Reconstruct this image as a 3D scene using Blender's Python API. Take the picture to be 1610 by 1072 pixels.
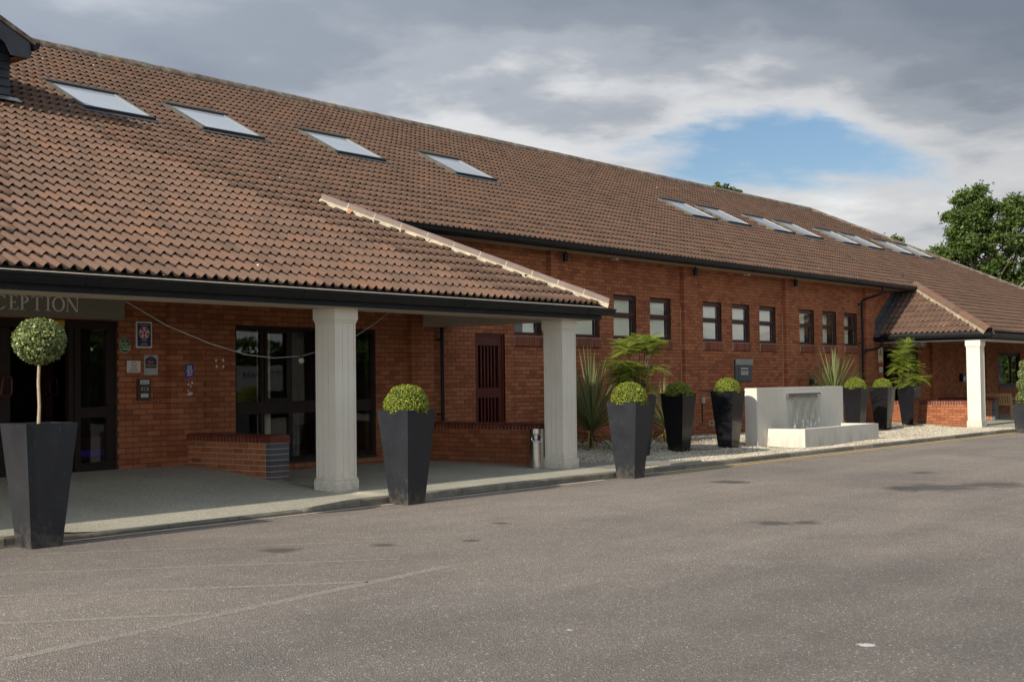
import bpy, bmesh, math, random
from mathutils import Vector, Matrix
import numpy as np

for o in list(bpy.data.objects):
    bpy.data.objects.remove(o)
scene = bpy.context.scene
COL = scene.collection
R = math.radians

# ------------------------------------------------------------------ camera
cam_d = bpy.data.cameras.new('camera')
cam = bpy.data.objects.new('camera', cam_d)
COL.objects.link(cam)
CAM_RT = Vector((0.62287, -0.78223, -0.01197))
CAM_UP = Vector((-0.01657, -0.02849, 0.99946))
CAM_FW = Vector((0.78215, 0.62233, 0.03071))
CAM_P = Vector((0, 0, 1.48))
mw = Matrix.Identity(4)
for i in range(3):
    mw[i][0] = CAM_RT[i]; mw[i][1] = CAM_UP[i]; mw[i][2] = -CAM_FW[i]; mw[i][3] = CAM_P[i]
cam.matrix_world = mw
cam_d.sensor_width = 36.0
cam_d.lens = 2048.8 / 1610 * 36
cam_d.clip_start = 0.05
cam_d.clip_end = 2000
scene.camera = cam
scene.render.resolution_x = 1024
scene.render.resolution_y = 681

def px_of(p):
    """length scale of a point in the picture, used only to choose which bricks and tiles show largest"""
    d = Vector(p) - CAM_P
    z = d.dot(CAM_FW)
    if z < 1: return None
    return 805 + 2048.8 * d.dot(CAM_RT) / z, 536 - 2048.8 * d.dot(CAM_UP) / z, z

# ------------------------------------------------------------------ sun, sky
SUN_EL = R(25.0)
SUN_TO = Vector((math.cos(SUN_EL) * 0.9995, math.cos(SUN_EL) * 0.03, -math.sin(SUN_EL)))   # direction the light travels
sun_d = bpy.data.lights.new('sun', 'SUN')
sun_d.energy = 3.7
sun_d.angle = R(0.55)
sun_d.color = (1.0, 0.91, 0.77)
sun = bpy.data.objects.new('sun', sun_d)
sun.rotation_euler = SUN_TO.to_track_quat('-Z', 'Y').to_euler()
sun.location = (-20, 0, 30)
COL.objects.link(sun)

world = bpy.data.worlds.new('World')
scene.world = world
world.use_nodes = True
def build_world():
    nt = world.node_tree; N = nt.nodes; L = nt.links
    N.clear()
    out = N.new('ShaderNodeOutputWorld'); bg = N.new('ShaderNodeBackground')
    bg.inputs['Strength'].default_value = 0.1
    sky = N.new('ShaderNodeTexSky'); sky.sky_type = 'NISHITA'; sky.sun_disc = False
    sky.sun_elevation = SUN_EL; sky.sun_rotation = R(-90)
    sky.air_density = 1.0; sky.dust_density = 0.4; sky.ozone_density = 3.0
    tc = N.new('ShaderNodeTexCoord')
    sep = N.new('ShaderNodeSeparateXYZ'); L.new(tc.outputs['Generated'], sep.inputs[0])
    def math_(op, a, b=None, c=None, clamp=False):
        n = N.new('ShaderNodeMath'); n.operation = op; n.use_clamp = clamp
        for k, v in enumerate((a, b, c)):
            if v is None: continue
            if isinstance(v, (int, float)): n.inputs[k].default_value = v
            else: L.new(v, n.inputs[k])
        return n.outputs[0]
    zc = math_('MAXIMUM', sep.outputs['Z'], 0.0)
    den = math_('ADD', zc, 0.16)
    u = math_('DIVIDE', sep.outputs['X'], den); v = math_('DIVIDE', sep.outputs['Y'], den)
    comb = N.new('ShaderNodeCombineXYZ'); L.new(u, comb.inputs[0]); L.new(v, comb.inputs[1])
    def noise(scale, detail, rough, loc, dist=0.0):
        mp = N.new('ShaderNodeMapping'); mp.inputs['Location'].default_value = loc
        L.new(comb.outputs[0], mp.inputs[0])
        n = N.new('ShaderNodeTexNoise'); n.inputs['Scale'].default_value = scale
        n.inputs['Detail'].default_value = detail; n.inputs['Roughness'].default_value = rough
        n.inputs['Distortion'].default_value = dist
        L.new(mp.outputs[0], n.inputs['Vector']); return n.outputs['Fac']
    def ramp(fac, stops, interp='EASE'):
        r = N.new('ShaderNodeValToRGB'); r.color_ramp.interpolation = interp
        e = r.color_ramp.elements
        while len(e) < len(stops): e.new(0.5)
        for k, (p, c) in enumerate(stops):
            e[k].position = p; e[k].color = (c[0], c[1], c[2], 1)
        L.new(fac, r.inputs[0]); return r.outputs[0]
    def smooth(v, lo, hi):
        n = N.new('ShaderNodeMapRange'); n.interpolation_type = 'SMOOTHSTEP'; n.inputs['From Min'].default_value = lo; n.inputs['From Max'].default_value = hi
        L.new(v, n.inputs['Value']); return n.outputs[0]
    n1 = noise(0.62, 9, 0.56, CLOUD_LOC, 0.12)
    # a grey rain deck overhead, broken cloud with blue gaps lower down
    deck = smooth(math_('ADD', zc, math_('MULTIPLY', math_('SUBTRACT', n1, 0.5), 0.30)), 0.15, 0.27)
    low = math_('MULTIPLY', smooth(zc, 0.185, 0.08), 0.205)
    n3 = noise(2.2, 8, 0.55, (5.2, 1.3, 0), 0.1)
    low = math_('ADD', low, math_('MULTIPLY', math_('SUBTRACT', n3, 0.5), 0.20))
    cover = ramp(math_('ADD', math_('ADD', n1, low), math_('MULTIPLY', deck, 0.30)), [(0.385, (0, 0, 0)), (0.475, (1, 1, 1))])
    n2 = noise(0.42, 8, 0.58, (CLOUD_LOC[0] + 3.1, CLOUD_LOC[1] - 7.7, 0), 0.3)
    tone = math_('ADD', math_('MULTIPLY', n2, 0.6), math_('MULTIPLY', n3, 0.4))
    tone = math_('ADD', tone, math_('MULTIPLY', math_('SUBTRACT', n1, 0.5), 0.30))
    tone = math_('ADD', math_('MULTIPLY', math_('SUBTRACT', tone, 0.5), 1.35), 0.485)
    tone = math_('ADD', tone, math_('MULTIPLY', deck, 0.36))
    cloud = ramp(tone, [(0.36, (5.2, 5.15, 5.05)), (0.52, (3.5, 3.56, 3.64)), (0.67, (2.0, 2.16, 2.42)), (0.80, (1.38, 1.57, 1.86)), (0.97, (1.08, 1.26, 1.56))])
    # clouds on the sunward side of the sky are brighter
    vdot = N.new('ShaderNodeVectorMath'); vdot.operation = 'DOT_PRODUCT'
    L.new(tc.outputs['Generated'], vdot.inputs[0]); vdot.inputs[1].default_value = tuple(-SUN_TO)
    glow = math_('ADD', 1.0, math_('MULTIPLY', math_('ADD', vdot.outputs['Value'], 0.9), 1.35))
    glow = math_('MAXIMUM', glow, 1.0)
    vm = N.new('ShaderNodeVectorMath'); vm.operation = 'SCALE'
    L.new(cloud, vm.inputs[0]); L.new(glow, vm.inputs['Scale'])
    mix = N.new('ShaderNodeMix'); mix.data_type = 'RGBA'
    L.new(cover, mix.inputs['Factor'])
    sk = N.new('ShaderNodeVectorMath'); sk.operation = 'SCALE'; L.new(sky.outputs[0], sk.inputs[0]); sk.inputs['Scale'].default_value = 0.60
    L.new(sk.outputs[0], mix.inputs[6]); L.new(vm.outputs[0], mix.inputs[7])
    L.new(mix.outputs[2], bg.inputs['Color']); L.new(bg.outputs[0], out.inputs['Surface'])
CLOUD_LOC = (9.2, 12.56, 0.0)
build_world()

vs = scene.view_settings
vs.view_transform = 'Standard'; vs.look = 'None'; vs.gamma = 1.0; vs.use_curve_mapping = False
vs.exposure = 0.62

# ------------------------------------------------------------------ materials
MATS = {}
def new_mat(name):
    m = bpy.data.materials.new(name); m.use_nodes = True
    nt = m.node_tree; nt.nodes.clear()
    out = nt.nodes.new('ShaderNodeOutputMaterial')
    b = nt.nodes.new('ShaderNodeBsdfPrincipled')
    nt.links.new(b.outputs[0], out.inputs['Surface'])
    MATS[name] = m
    return m, nt, b, out
class NG:
    """little node-graph helper"""
    def __init__(s, nt): s.nt = nt; s.N = nt.nodes; s.L = nt.links; s._tc = None
    def obj(s):
        if not s._tc: s._tc = s.N.new('ShaderNodeTexCoord')
        return s._tc.outputs['Object']
    def pos(s):
        return s.N.new('ShaderNodeNewGeometry').outputs['Position']
    def noise(s, scale, detail=4, rough=0.55, vec=None, out='Fac', dist=0.0):
        n = s.N.new('ShaderNodeTexNoise'); n.inputs['Scale'].default_value = scale
        n.inputs['Detail'].default_value = detail; n.inputs['Roughness'].default_value = rough; n.inputs['Distortion'].default_value = dist
        s.L.new(vec if vec is not None else s.pos(), n.inputs['Vector']); return n.outputs[out]
    def voro(s, scale, vec=None, out='Distance', feature='F1'):
        n = s.N.new('ShaderNodeTexVoronoi'); n.feature = feature; n.inputs['Scale'].default_value = scale
        s.L.new(vec if vec is not None else s.pos(), n.inputs['Vector']); return n.outputs[out]
    def ramp(s, fac, stops, interp='LINEAR'):
        r = s.N.new('ShaderNodeValToRGB'); r.color_ramp.interpolation = interp
        e = r.color_ramp.elements
        while len(e) < len(stops): e.new(0.5)
        for k, (p, c) in enumerate(stops):
            if isinstance(c, (int, float)): c = (c, c, c)
            e[k].position = p; e[k].color = (*c, 1)
        s.L.new(fac, r.inputs[0]); return r.outputs[0]
    def mix(s, fac, a, b, mode='MIX'):
        m = s.N.new('ShaderNodeMix'); m.data_type = 'RGBA'; m.blend_type = mode
        for sock, v in ((m.inputs['Factor'], fac), (m.inputs[6], a), (m.inputs[7], b)):
            if isinstance(v, (int, float)): sock.default_value = v
            elif isinstance(v, tuple): sock.default_value = (*v, 1)
            else: s.L.new(v, sock)
        return m.outputs[2]
    def math(s, op, a, b=None):
        n = s.N.new('ShaderNodeMath'); n.operation = op
        for k, v in enumerate((a, b)):
            if v is None: continue
            if isinstance(v, (int, float)): n.inputs[k].default_value = v
            else: s.L.new(v, n.inputs[k])
        return n.outputs[0]
    def bump(s, height, strength, dist, bsdf):
        b = s.N.new('ShaderNodeBump'); b.inputs['Strength'].default_value = strength; b.inputs['Distance'].default_value = dist
        s.L.new(height, b.inputs['Height']); s.L.new(b.outputs[0], bsdf.inputs['Normal'])
    def scaled(s, sc):
        mp = s.N.new('ShaderNodeMapping'); mp.inputs['Scale'].default_value = sc
        s.L.new(s.pos(), mp.inputs[0]); return mp.outputs[0]
    def piece(s):
        """one random value for each piece: joined pieces carry it as an attribute, single ones as the object's random"""
        a = s.N.new('ShaderNodeAttribute'); a.attribute_name = 'piece'
        oi = s.N.new('ShaderNodeObjectInfo')
        return s.math('FRACT', s.math('ADD', a.outputs['Fac'], oi.outputs['Random']))

def simple(name, col, rough=0.5, metal=0.0, var=0.12, nscale=6.0, bump=0.0, bscale=60, spec=0.5, stretch=None):
    m, nt, b, out = new_mat(name); g = NG(nt)
    vec = g.scaled(stretch) if stretch else None
    n = g.noise(nscale, 5, 0.6, vec)
    lo = tuple(c * (1 - var) for c in col); hi = tuple(min(1, c * (1 + var)) for c in col)
    g.L.new(g.ramp(n, [(0.3, lo), (0.7, hi)]), b.inputs['Base Color'])
    b.inputs['Metallic'].default_value = metal
    b.inputs['Specular IOR Level'].default_value = spec
    rn = g.noise(nscale * 2.3, 4, 0.6, vec)
    g.L.new(g.ramp(rn, [(0.3, max(0.02, rough * 0.85)), (0.7, min(1, rough * 1.15))]), b.inputs['Roughness'])
    if bump: g.bump(g.noise(bscale, 4, 0.6), bump, 0.01, b)
    return m

def mk_brick(name, c0, c1, c2, rough=0.85):
    m, nt, b, out = new_mat(name); g = NG(nt)
    base = g.ramp(g.piece(), [(0.0, c0), (0.35, c1), (0.75, c2), (1.0, c1)])
    grime = g.noise(0.55, 5, 0.6)
    col = g.mix(g.ramp(grime, [(0.35, 0.0), (0.75, 0.38)]), base, (c0[0] * 0.55, c0[1] * 0.55, c0[2] * 0.6))
    fine = g.noise(70, 4, 0.65)
    col = g.mix(0.35, col, g.ramp(fine, [(0.3, (0.55, 0.5, 0.48)), (0.65, (1.25, 1.2, 1.15))]), 'MULTIPLY')
    # run-off streaks and damp at the foot of the wall
    col = g.mix(g.ramp(g.noise(1.6, 6, 0.7, g.scaled((2.6, 2.6, 0.22))), [(0.52, 0.0), (0.74, 0.40)]), col, (c0[0] * 0.5, c0[1] * 0.55, c0[2] * 0.7))
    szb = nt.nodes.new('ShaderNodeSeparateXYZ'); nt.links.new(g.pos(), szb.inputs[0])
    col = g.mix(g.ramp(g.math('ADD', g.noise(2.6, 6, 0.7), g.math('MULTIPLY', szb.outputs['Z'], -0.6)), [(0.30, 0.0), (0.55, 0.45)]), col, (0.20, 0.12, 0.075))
    # pale lime specks
    col = g.mix(g.ramp(g.noise(9, 6, 0.75), [(0.70, 0.0), (0.80, 0.32)]), col, (0.45, 0.36, 0.28))
    g.L.new(col, b.inputs['Base Color']); b.inputs['Roughness'].default_value = rough
    b.inputs['Specular IOR Level'].default_value = 0.25
    g.bump(fine, 0.35, 0.004, b)
mk_brick('brick', (0.255, 0.082, 0.036), (0.34, 0.116, 0.051), (0.42, 0.158, 0.070))
mk_brick('coping_brick', (0.10, 0.030, 0.020), (0.14, 0.038, 0.024), (0.19, 0.052, 0.030), 0.45)
mk_brick('blue_brick', (0.055, 0.062, 0.075), (0.075, 0.085, 0.10), (0.10, 0.11, 0.125), 0.5)
mk_brick('sill_brick', (0.16, 0.056, 0.035), (0.20, 0.070, 0.042), (0.24, 0.085, 0.05))
simple('mortar', (0.070, 0.048, 0.028), 0.95, var=0.25, nscale=3.0, bump=0.4, bscale=120)
simple('pale_mortar', (0.50, 0.43, 0.30), 0.95, var=0.25, nscale=8.0, bump=0.5, bscale=60)
simple('mortar_brown', (0.26, 0.215, 0.15), 0.95, var=0.35, nscale=6.0, bump=0.5, bscale=60)
simple('pointing', (0.40, 0.34, 0.25), 0.95, var=0.2, nscale=5.0)

def mk_tile(name, dark, mid, hot):
    m, nt, b, out = new_mat(name); g = NG(nt)
    p = g.piece()
    base = g.ramp(p, [(0.0, dark), (0.45, mid), (0.90, (mid[0] * 1.10, mid[1] * 1.04, mid[2] * 1.0)), (0.985, (mid[0] * 1.2, mid[1] * 1.02, mid[2] * 0.92)), (1.0, hot)])
    big = g.noise(0.38, 4, 0.6)
    base = g.mix(g.ramp(big, [(0.45, 0.0), (0.75, 0.28)]), base, (hot[0] * 0.85, hot[1] * 0.9, hot[2] * 0.95))
    fine = g.noise(38, 5, 0.7)
    col = g.mix(0.45, base, g.ramp(fine, [(0.3, (0.62, 0.6, 0.6)), (0.68, (1.22, 1.18, 1.12))]), 'MULTIPLY')
    # weathered orange where the surface coat has worn
    col = g.mix(g.ramp(g.noise(7.5, 6, 0.72), [(0.62, 0.0), (0.76, 0.45)]), col, (0.28, 0.13, 0.075))
    # moss and dirt
    col = g.mix(g.ramp(g.noise(3.1, 6, 0.7), [(0.60, 0.0), (0.78, 0.6)]), col, (0.055, 0.048, 0.036))
    # dirty streaks washed down the slope
    col = g.mix(g.ramp(g.noise(1.0, 6, 0.7, g.scaled((3.2, 0.35, 0.35))), [(0.52, 0.0), (0.72, 0.42)]), col, (0.062, 0.045, 0.034))
    # bird lime and lichen spots
    sp = g.voro(2.6, out='Distance')
    col = g.mix(g.ramp(g.math('ADD', sp, g.math('MULTIPLY', g.noise(30, 3), 0.09)), [(0.072, 0.9), (0.095, 0.0)]), col, (0.60, 0.58, 0.54))
    g.L.new(col, b.inputs['Base Color']); b.inputs['Roughness'].default_value = 0.8
    b.inputs['Specular IOR Level'].default_value = 0.3
    g.bump(fine, 0.35, 0.004, b)
mk_tile('roof_tile', (0.104, 0.064, 0.045), (0.134, 0.083, 0.058), (0.18, 0.102, 0.067))
simple('new_tile', (0.38, 0.15, 0.075), 0.85, var=0.2, nscale=12, bump=0.3)
simple('hip_tile', (0.225, 0.165, 0.135), 0.85, var=0.14, nscale=5.0, bump=0.25, bscale=70)
m_, nt_, b_, o_ = new_mat('ridge_tile'); g_ = NG(nt_)
c_ = g_.ramp(g_.noise(6, 6, 0.7), [(0.35, (0.07, 0.055, 0.04)), (0.5, (0.15, 0.11, 0.08)), (0.62, (0.22, 0.20, 0.16))])
c_ = g_.mix(g_.ramp(g_.noise(1.9, 6, 0.75), [(0.57, 0.0), (0.65, 0.6)]), c_, (0.30, 0.19, 0.05))
g_.L.new(c_, b_.inputs['Base Color']); b_.inputs['Roughness'].default_value = 0.95
simple('underlay', (0.03, 0.026, 0.022), 0.95)
simple('black_plastic', (0.008, 0.008, 0.009), 0.42, spec=0.22, var=0.3, nscale=4.0)
simple('black_fascia', (0.014, 0.016, 0.020), 0.5, spec=0.2, var=0.3, nscale=3.0)
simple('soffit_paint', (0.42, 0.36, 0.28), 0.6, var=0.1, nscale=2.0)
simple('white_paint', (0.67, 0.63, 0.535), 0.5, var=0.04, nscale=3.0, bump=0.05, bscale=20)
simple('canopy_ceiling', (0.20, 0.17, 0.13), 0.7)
simple('brown_frame', (0.055, 0.018, 0.015), 0.45, var=0.2, nscale=7.0, spec=0.25)
simple('dark_frame', (0.020, 0.013, 0.011), 0.5, var=0.2, nscale=7.0, spec=0.18)
simple('mahogany', (0.085, 0.018, 0.012), 0.45, spec=0.25, var=0.3, nscale=4.0, stretch=(8, 8, 0.8))
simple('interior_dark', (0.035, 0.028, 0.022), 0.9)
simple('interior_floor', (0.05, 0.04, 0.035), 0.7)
simple('blind', (0.78, 0.76, 0.64), 0.9, var=0.05, nscale=1.5)
simple('curtain', (0.40, 0.37, 0.31), 0.9, var=0.1)
simple('skylight_frame', (0.115, 0.105, 0.085), 0.45, metal=0.3, var=0.2)
simple('skylight_blind', (0.90, 0.92, 0.93), 0.8, var=0.05, nscale=1)
simple('skylight_dark', (0.02, 0.02, 0.02), 0.5)
simple('lead', (0.085, 0.092, 0.10), 0.5, metal=0.3, var=0.25, nscale=5, bump=0.3, bscale=14)
simple('slate_board', (0.028, 0.032, 0.040), 0.5, var=0.3, nscale=4)
simple('orange_wood', (0.30, 0.12, 0.035), 0.6)
simple('concrete_kerb', (0.17, 0.155, 0.125), 0.92, var=0.28, nscale=5.0, bump=0.5, bscale=90)
m_, nt_, b_, o_ = new_mat('kerb_stone'); g_ = NG(nt_)
c_ = g_.ramp(g_.piece(), [(0.0, (0.125, 0.112, 0.09)), (0.5, (0.17, 0.155, 0.125)), (1.0, (0.225, 0.205, 0.165))])
c_ = g_.mix(1.0, c_, g_.ramp(g_.noise(6, 6, 0.7), [(0.3, (0.62, 0.62, 0.6)), (0.7, (1.25, 1.22, 1.18))]), 'MULTIPLY')
c_ = g_.mix(g_.ramp(g_.noise(2.0, 6, 0.75), [(0.56, 0.0), (0.70, 0.6)]), c_, (0.06, 0.058, 0.035))
g_.L.new(c_, b_.inputs['Base Color']); b_.inputs['Roughness'].default_value = 0.92; g_.bump(g_.noise(90, 4, 0.6), 0.5, 0.01, b_)
simple('concrete_slab', (0.23, 0.215, 0.18), 0.92, var=0.2, nscale=2.5, bump=0.3, bscale=60)
simple('stainless', (0.55, 0.53, 0.50), 0.16, metal=1.0, var=0.05)
simple('steel_dull', (0.30, 0.29, 0.27), 0.35, metal=0.9, var=0.1)
simple('teak', (0.34, 0.215, 0.105), 0.6, var=0.2, nscale=5, stretch=(2, 2, 14))
simple('soil', (0.03, 0.022, 0.015), 1.0, var=0.4, nscale=25, bump=0.8, bscale=40)
simple('cable', (0.34, 0.33, 0.30), 0.6)
simple('sign_taupe', (0.21, 0.19, 0.14), 0.45, var=0.05, nscale=1)
simple('sign_letter', (0.82, 0.82, 0.78), 0.5, var=0.05)
simple('sign_white', (0.62, 0.61, 0.57), 0.45, var=0.04)
simple('sign_navy', (0.012, 0.020, 0.085), 0.4, var=0.05)
simple('sign_red', (0.42, 0.02, 0.03), 0.45, var=0.05)
simple('sign_green', (0.010, 0.13, 0.035), 0.4, var=0.08)
simple('sign_silver', (0.36, 0.38, 0.39), 0.35, metal=0.4, var=0.08)
simple('sign_gold', (0.48, 0.28, 0.035), 0.45, var=0.08)
simple('sign_blue', (0.015, 0.045, 0.26), 0.4, var=0.05)
simple('sign_black', (0.015, 0.015, 0.017), 0.5)
simple('sign_yellow', (0.62, 0.42, 0.02), 0.45, var=0.05)
simple('sign_slate', (0.045, 0.050, 0.058), 0.4, var=0.05)
simple('sign_grey', (0.26, 0.26, 0.245), 0.4, metal=0.4)
simple('pink_paint', (0.42, 0.20, 0.17), 0.5)
simple('plaque_wood', (0.055, 0.020, 0.012), 0.45, var=0.2, stretch=(3, 3, 12))
simple('iron_cover', (0.14, 0.124, 0.105), 0.8, metal=0.0, var=0.2, nscale=20, bump=0.4, bscale=50)
simple('bark', (0.16, 0.125, 0.085), 0.9, var=0.3, nscale=12, bump=0.6, bscale=30)
simple('stem_pale', (0.33, 0.27, 0.17), 0.8, var=0.2, nscale=25, bump=0.3, bscale=60)
simple('stem_dark', (0.09, 0.065, 0.045), 0.9, var=0.2, nscale=25)
m_, nt_, b_, o_ = new_mat('led_blue')
b_.inputs['Base Color'].default_value = (0.02, 0.02, 0.1, 1); b_.inputs['Emission Color'].default_value = (0.08, 0.04, 0.9, 1); b_.inputs['Emission Strength'].default_value = 0.016

m_, nt_, b_, o_ = new_mat('column_paint'); g_ = NG(nt_)
c_ = g_.ramp(g_.noise(2.2, 5, 0.6), [(0.3, (0.635, 0.595, 0.505)), (0.7, (0.69, 0.65, 0.555))])
sz_ = nt_.nodes.new('ShaderNodeSeparateXYZ'); nt_.links.new(g_.pos(), sz_.inputs[0])
ft_ = g_.math('ADD', g_.noise(13, 6, 0.75), g_.math('MULTIPLY', sz_.outputs['Z'], -0.9))
c_ = g_.mix(g_.ramp(ft_, [(0.22, 0.0), (0.55, 0.6)]), c_, (0.26, 0.22, 0.16))
c_ = g_.mix(g_.ramp(g_.noise(5, 6, 0.75, g_.scaled((6, 6, 0.4))), [(0.62, 0.0), (0.78, 0.14)]), c_, (0.34, 0.29, 0.20))
g_.L.new(c_, b_.inputs['Base Color']); b_.inputs['Roughness'].default_value = 0.5; b_.inputs['Specular IOR Level'].default_value = 0.35
# planter: satin black, faint scuffs
def mk_planter(name, col, rlo, rhi):
    m, nt, b, out = new_mat(name); g = NG(nt)
    n = g.noise(3.2, 6, 0.68)
    c = g.ramp(n, [(0.35, tuple(v * 0.8 for v in col)), (0.6, col), (0.8, tuple(v * 1.7 for v in col))])
    sc = g.noise(26, 3, 0.5, g.scaled((1, 1, 0.3)))
    c = g.mix(g.ramp(sc, [(0.70, 0.0), (0.78, 0.22)]), c, (0.16, 0.16, 0.16))
    c = g.mix(g.ramp(g.noise(120, 2, 0.5), [(0.76, 0.0), (0.79, 0.5)]), c, (0.25, 0.25, 0.24))
    sz = nt.nodes.new('ShaderNodeSeparateXYZ'); nt.links.new(g.pos(), sz.inputs[0])
    foot = g.math('ADD', g.math('MULTIPLY', g.noise(11, 6, 0.75), 1.0), g.math('MULTIPLY', sz.outputs['Z'], -0.75))
    c = g.mix(g.ramp(foot, [(0.36, 0.0), (0.62, 0.55)]), c, (0.13, 0.115, 0.09))
    run = g.noise(9, 5, 0.7, g.scaled((5, 5, 0.25)))
    c = g.mix(g.ramp(run, [(0.60, 0.0), (0.72, 0.16)]), c, (0.12, 0.12, 0.12))
    g.L.new(c, b.inputs['Base Color'])
    g.L.new(g.ramp(n, [(0.3, rlo), (0.75, rhi)]), b.inputs['Roughness'])
    b.inputs['Specular IOR Level'].default_value = 0.33
    g.bump(g.noise(2.2, 3, 0.5), 0.25, 0.02, b)
mk_planter('planter_satin', (0.020, 0.022, 0.027), 0.30, 0.50)
mk_planter('planter_gloss', (0.012, 0.012, 0.014), 0.10, 0.22)

# asphalt with a worn pinkish surface, chippings, stains
def mk_road():
    m, nt, b, out = new_mat('asphalt'); g = NG(nt)
    chip = g.voro(95, out='Color')
    sepc = nt.nodes.new('ShaderNodeSeparateColor'); nt.links.new(chip, sepc.inputs[0])
    base = g.ramp(sepc.outputs[0], [(0.0, (0.19, 0.162, 0.134)), (0.35, (0.242, 0.207, 0.173)), (0.8, (0.280, 0.239, 0.200)), (0.96, (0.35, 0.31, 0.265)), (1.0, (0.65, 0.61, 0.57))])
    med = g.noise(1.1, 6, 0.65)
    base = g.mix(1.0, base, g.ramp(med, [(0.3, (0.88, 0.88, 0.88)), (0.7, (1.10, 1.09, 1.08))]), 'MULTIPLY')
    big = g.noise(0.16, 5, 0.6, dist=0.5)
    base = g.mix(1.0, base, g.ramp(big, [(0.36, (0.84, 0.85, 0.86)), (0.56, (1.05, 1.03, 1.02))]), 'MULTIPLY')
    # traffic-worn lanes run along the building
    lane = g.noise(0.9, 4, 0.6, g.scaled((0.10, 1.1, 1)))
    base = g.mix(1.0, base, g.ramp(lane, [(0.35, (0.86, 0.86, 0.86)), (0.7, (1.08, 1.07, 1.06))]), 'MULTIPLY')
    # oil spots
    st = g.noise(0.75, 6, 0.7, g.scaled((0.55, 1.5, 1)), dist=0.6)
    base = g.mix(g.ramp(st, [(0.675, 0.0), (0.75, 0.7)]), base, (0.035, 0.032, 0.03))
    wob = g.noise(3.0, 6, 0.7)
    # a darker, slightly bluer stretch this side of the bay line
    sp_ = nt.nodes.new('ShaderNodeSeparateXYZ'); nt.links.new(g.pos(), sp_.inputs[0])
    ed = g.math('ADD', g.math('SUBTRACT', 6.55, sp_.outputs['Y']), g.math('MULTIPLY', g.math('SUBTRACT', g.noise(0.7, 5, 0.65), 0.5), 2.6))
    ed = g.math('SUBTRACT', ed, g.math('MULTIPLY', g.math('MAXIMUM', g.math('SUBTRACT', sp_.outputs['X'], 7.0), 0.0), 0.55))
    base = g.mix(1.0, base, g.ramp(ed, [(0.0, (1, 1, 1)), (0.9, (0.76, 0.79, 0.82))]), 'MULTIPLY')
    def spot(x, y, r, col, lo, hi, amt):
        nonlocal base
        dv = nt.nodes.new('ShaderNodeVectorMath'); dv.operation = 'DISTANCE'; nt.links.new(g.pos(), dv.inputs[0]); dv.inputs[1].default_value = (x, y, 0)
        dd = g.math('ADD', g.math('DIVIDE', dv.outputs['Value'], r), g.math('MULTIPLY', g.math('SUBTRACT', wob, 0.5), 2.6))
        base = g.mix(g.ramp(dd, [(lo, amt), (hi, 0.0)]), base, col)
    for (x, y, r) in ((17.1, 6.5, 0.75), (17.9, 5.9, 0.55), (16.6, 6.7, 0.35), (12.1, 6.25, 0.26), (12.35, 6.0, 0.2), (19.6, 7.6, 0.3), (8.6, 8.35, 0.16), (7.8, 8.9, 0.22), (9.3, 7.9, 0.10), (10.6, 8.6, 0.14)):
        spot(x, y, r, (0.075, 0.066, 0.058), 0.35, 0.95, 0.78)
    spot(6.89, 3.01, 0.075, (0.62, 0.60, 0.56), 0.55, 0.75, 0.9); spot(6.3, 4.6, 0.035, (0.62, 0.60, 0.56), 0.5, 0.8, 0.8)
    g.L.new(base, b.inputs['Base Color']); b.inputs['Roughness'].default_value = 0.9
    b.inputs['Specular IOR Level'].default_value = 0.25
    h = g.math('ADD', g.voro(95), g.math('MULTIPLY', g.noise(45, 4, 0.6), 0.6))
    g.bump(h, 0.75, 0.012, b)
mk_road()
def mk_resin():
    m, nt, b, out = new_mat('resin_paving'); g = NG(nt)
    chip = g.voro(130, out='Color')
    sepc = nt.nodes.new('ShaderNodeSeparateColor'); nt.links.new(chip, sepc.inputs[0])
    base = g.ramp(sepc.outputs[0], [(0.0, (0.215, 0.205, 0.155)), (0.4, (0.40, 0.375, 0.29)), (0.85, (0.495, 0.465, 0.37)), (1.0, (0.64, 0.62, 0.52))])
    base = g.mix(1.0, base, g.ramp(g.noise(0.8, 5, 0.6), [(0.3, (0.82, 0.83, 0.83)), (0.7, (1.1, 1.1, 1.09))]), 'MULTIPLY')
    g.L.new(base, b.inputs['Base Color']); b.inputs['Roughness'].default_value = 0.85
    g.bump(g.voro(130), 0.6, 0.008, b)
mk_resin()
def mk_gravel(name, a, bb, c):
    m, nt, b, out = new_mat(name); g = NG(nt)
    base = g.ramp(g.piece(), [(0.0, a), (0.5, bb), (1.0, c)])
    base = g.mix(1.0, base, g.ramp(g.noise(0.7, 5, 0.6), [(0.3, (0.75, 0.73, 0.69)), (0.65, (1.05, 1.05, 1.04))]), 'MULTIPLY')
    g.L.new(base, b.inputs['Base Color']); b.inputs['Roughness'].default_value = 0.85
mk_gravel('gravel', (0.30, 0.255, 0.185), (0.50, 0.445, 0.345), (0.66, 0.61, 0.50))
m_, nt_, b_, o_ = new_mat('gravel_base'); g_ = NG(nt_)
v_ = g_.voro(34)
g_.L.new(g_.ramp(v_, [(0.1, (0.40, 0.35, 0.27)), (0.6, (0.14, 0.12, 0.09))]), b_.inputs['Base Color']); b_.inputs['Roughness'].default_value = 0.95
g_.bump(v_, 0.9, 0.03, b_)
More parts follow.
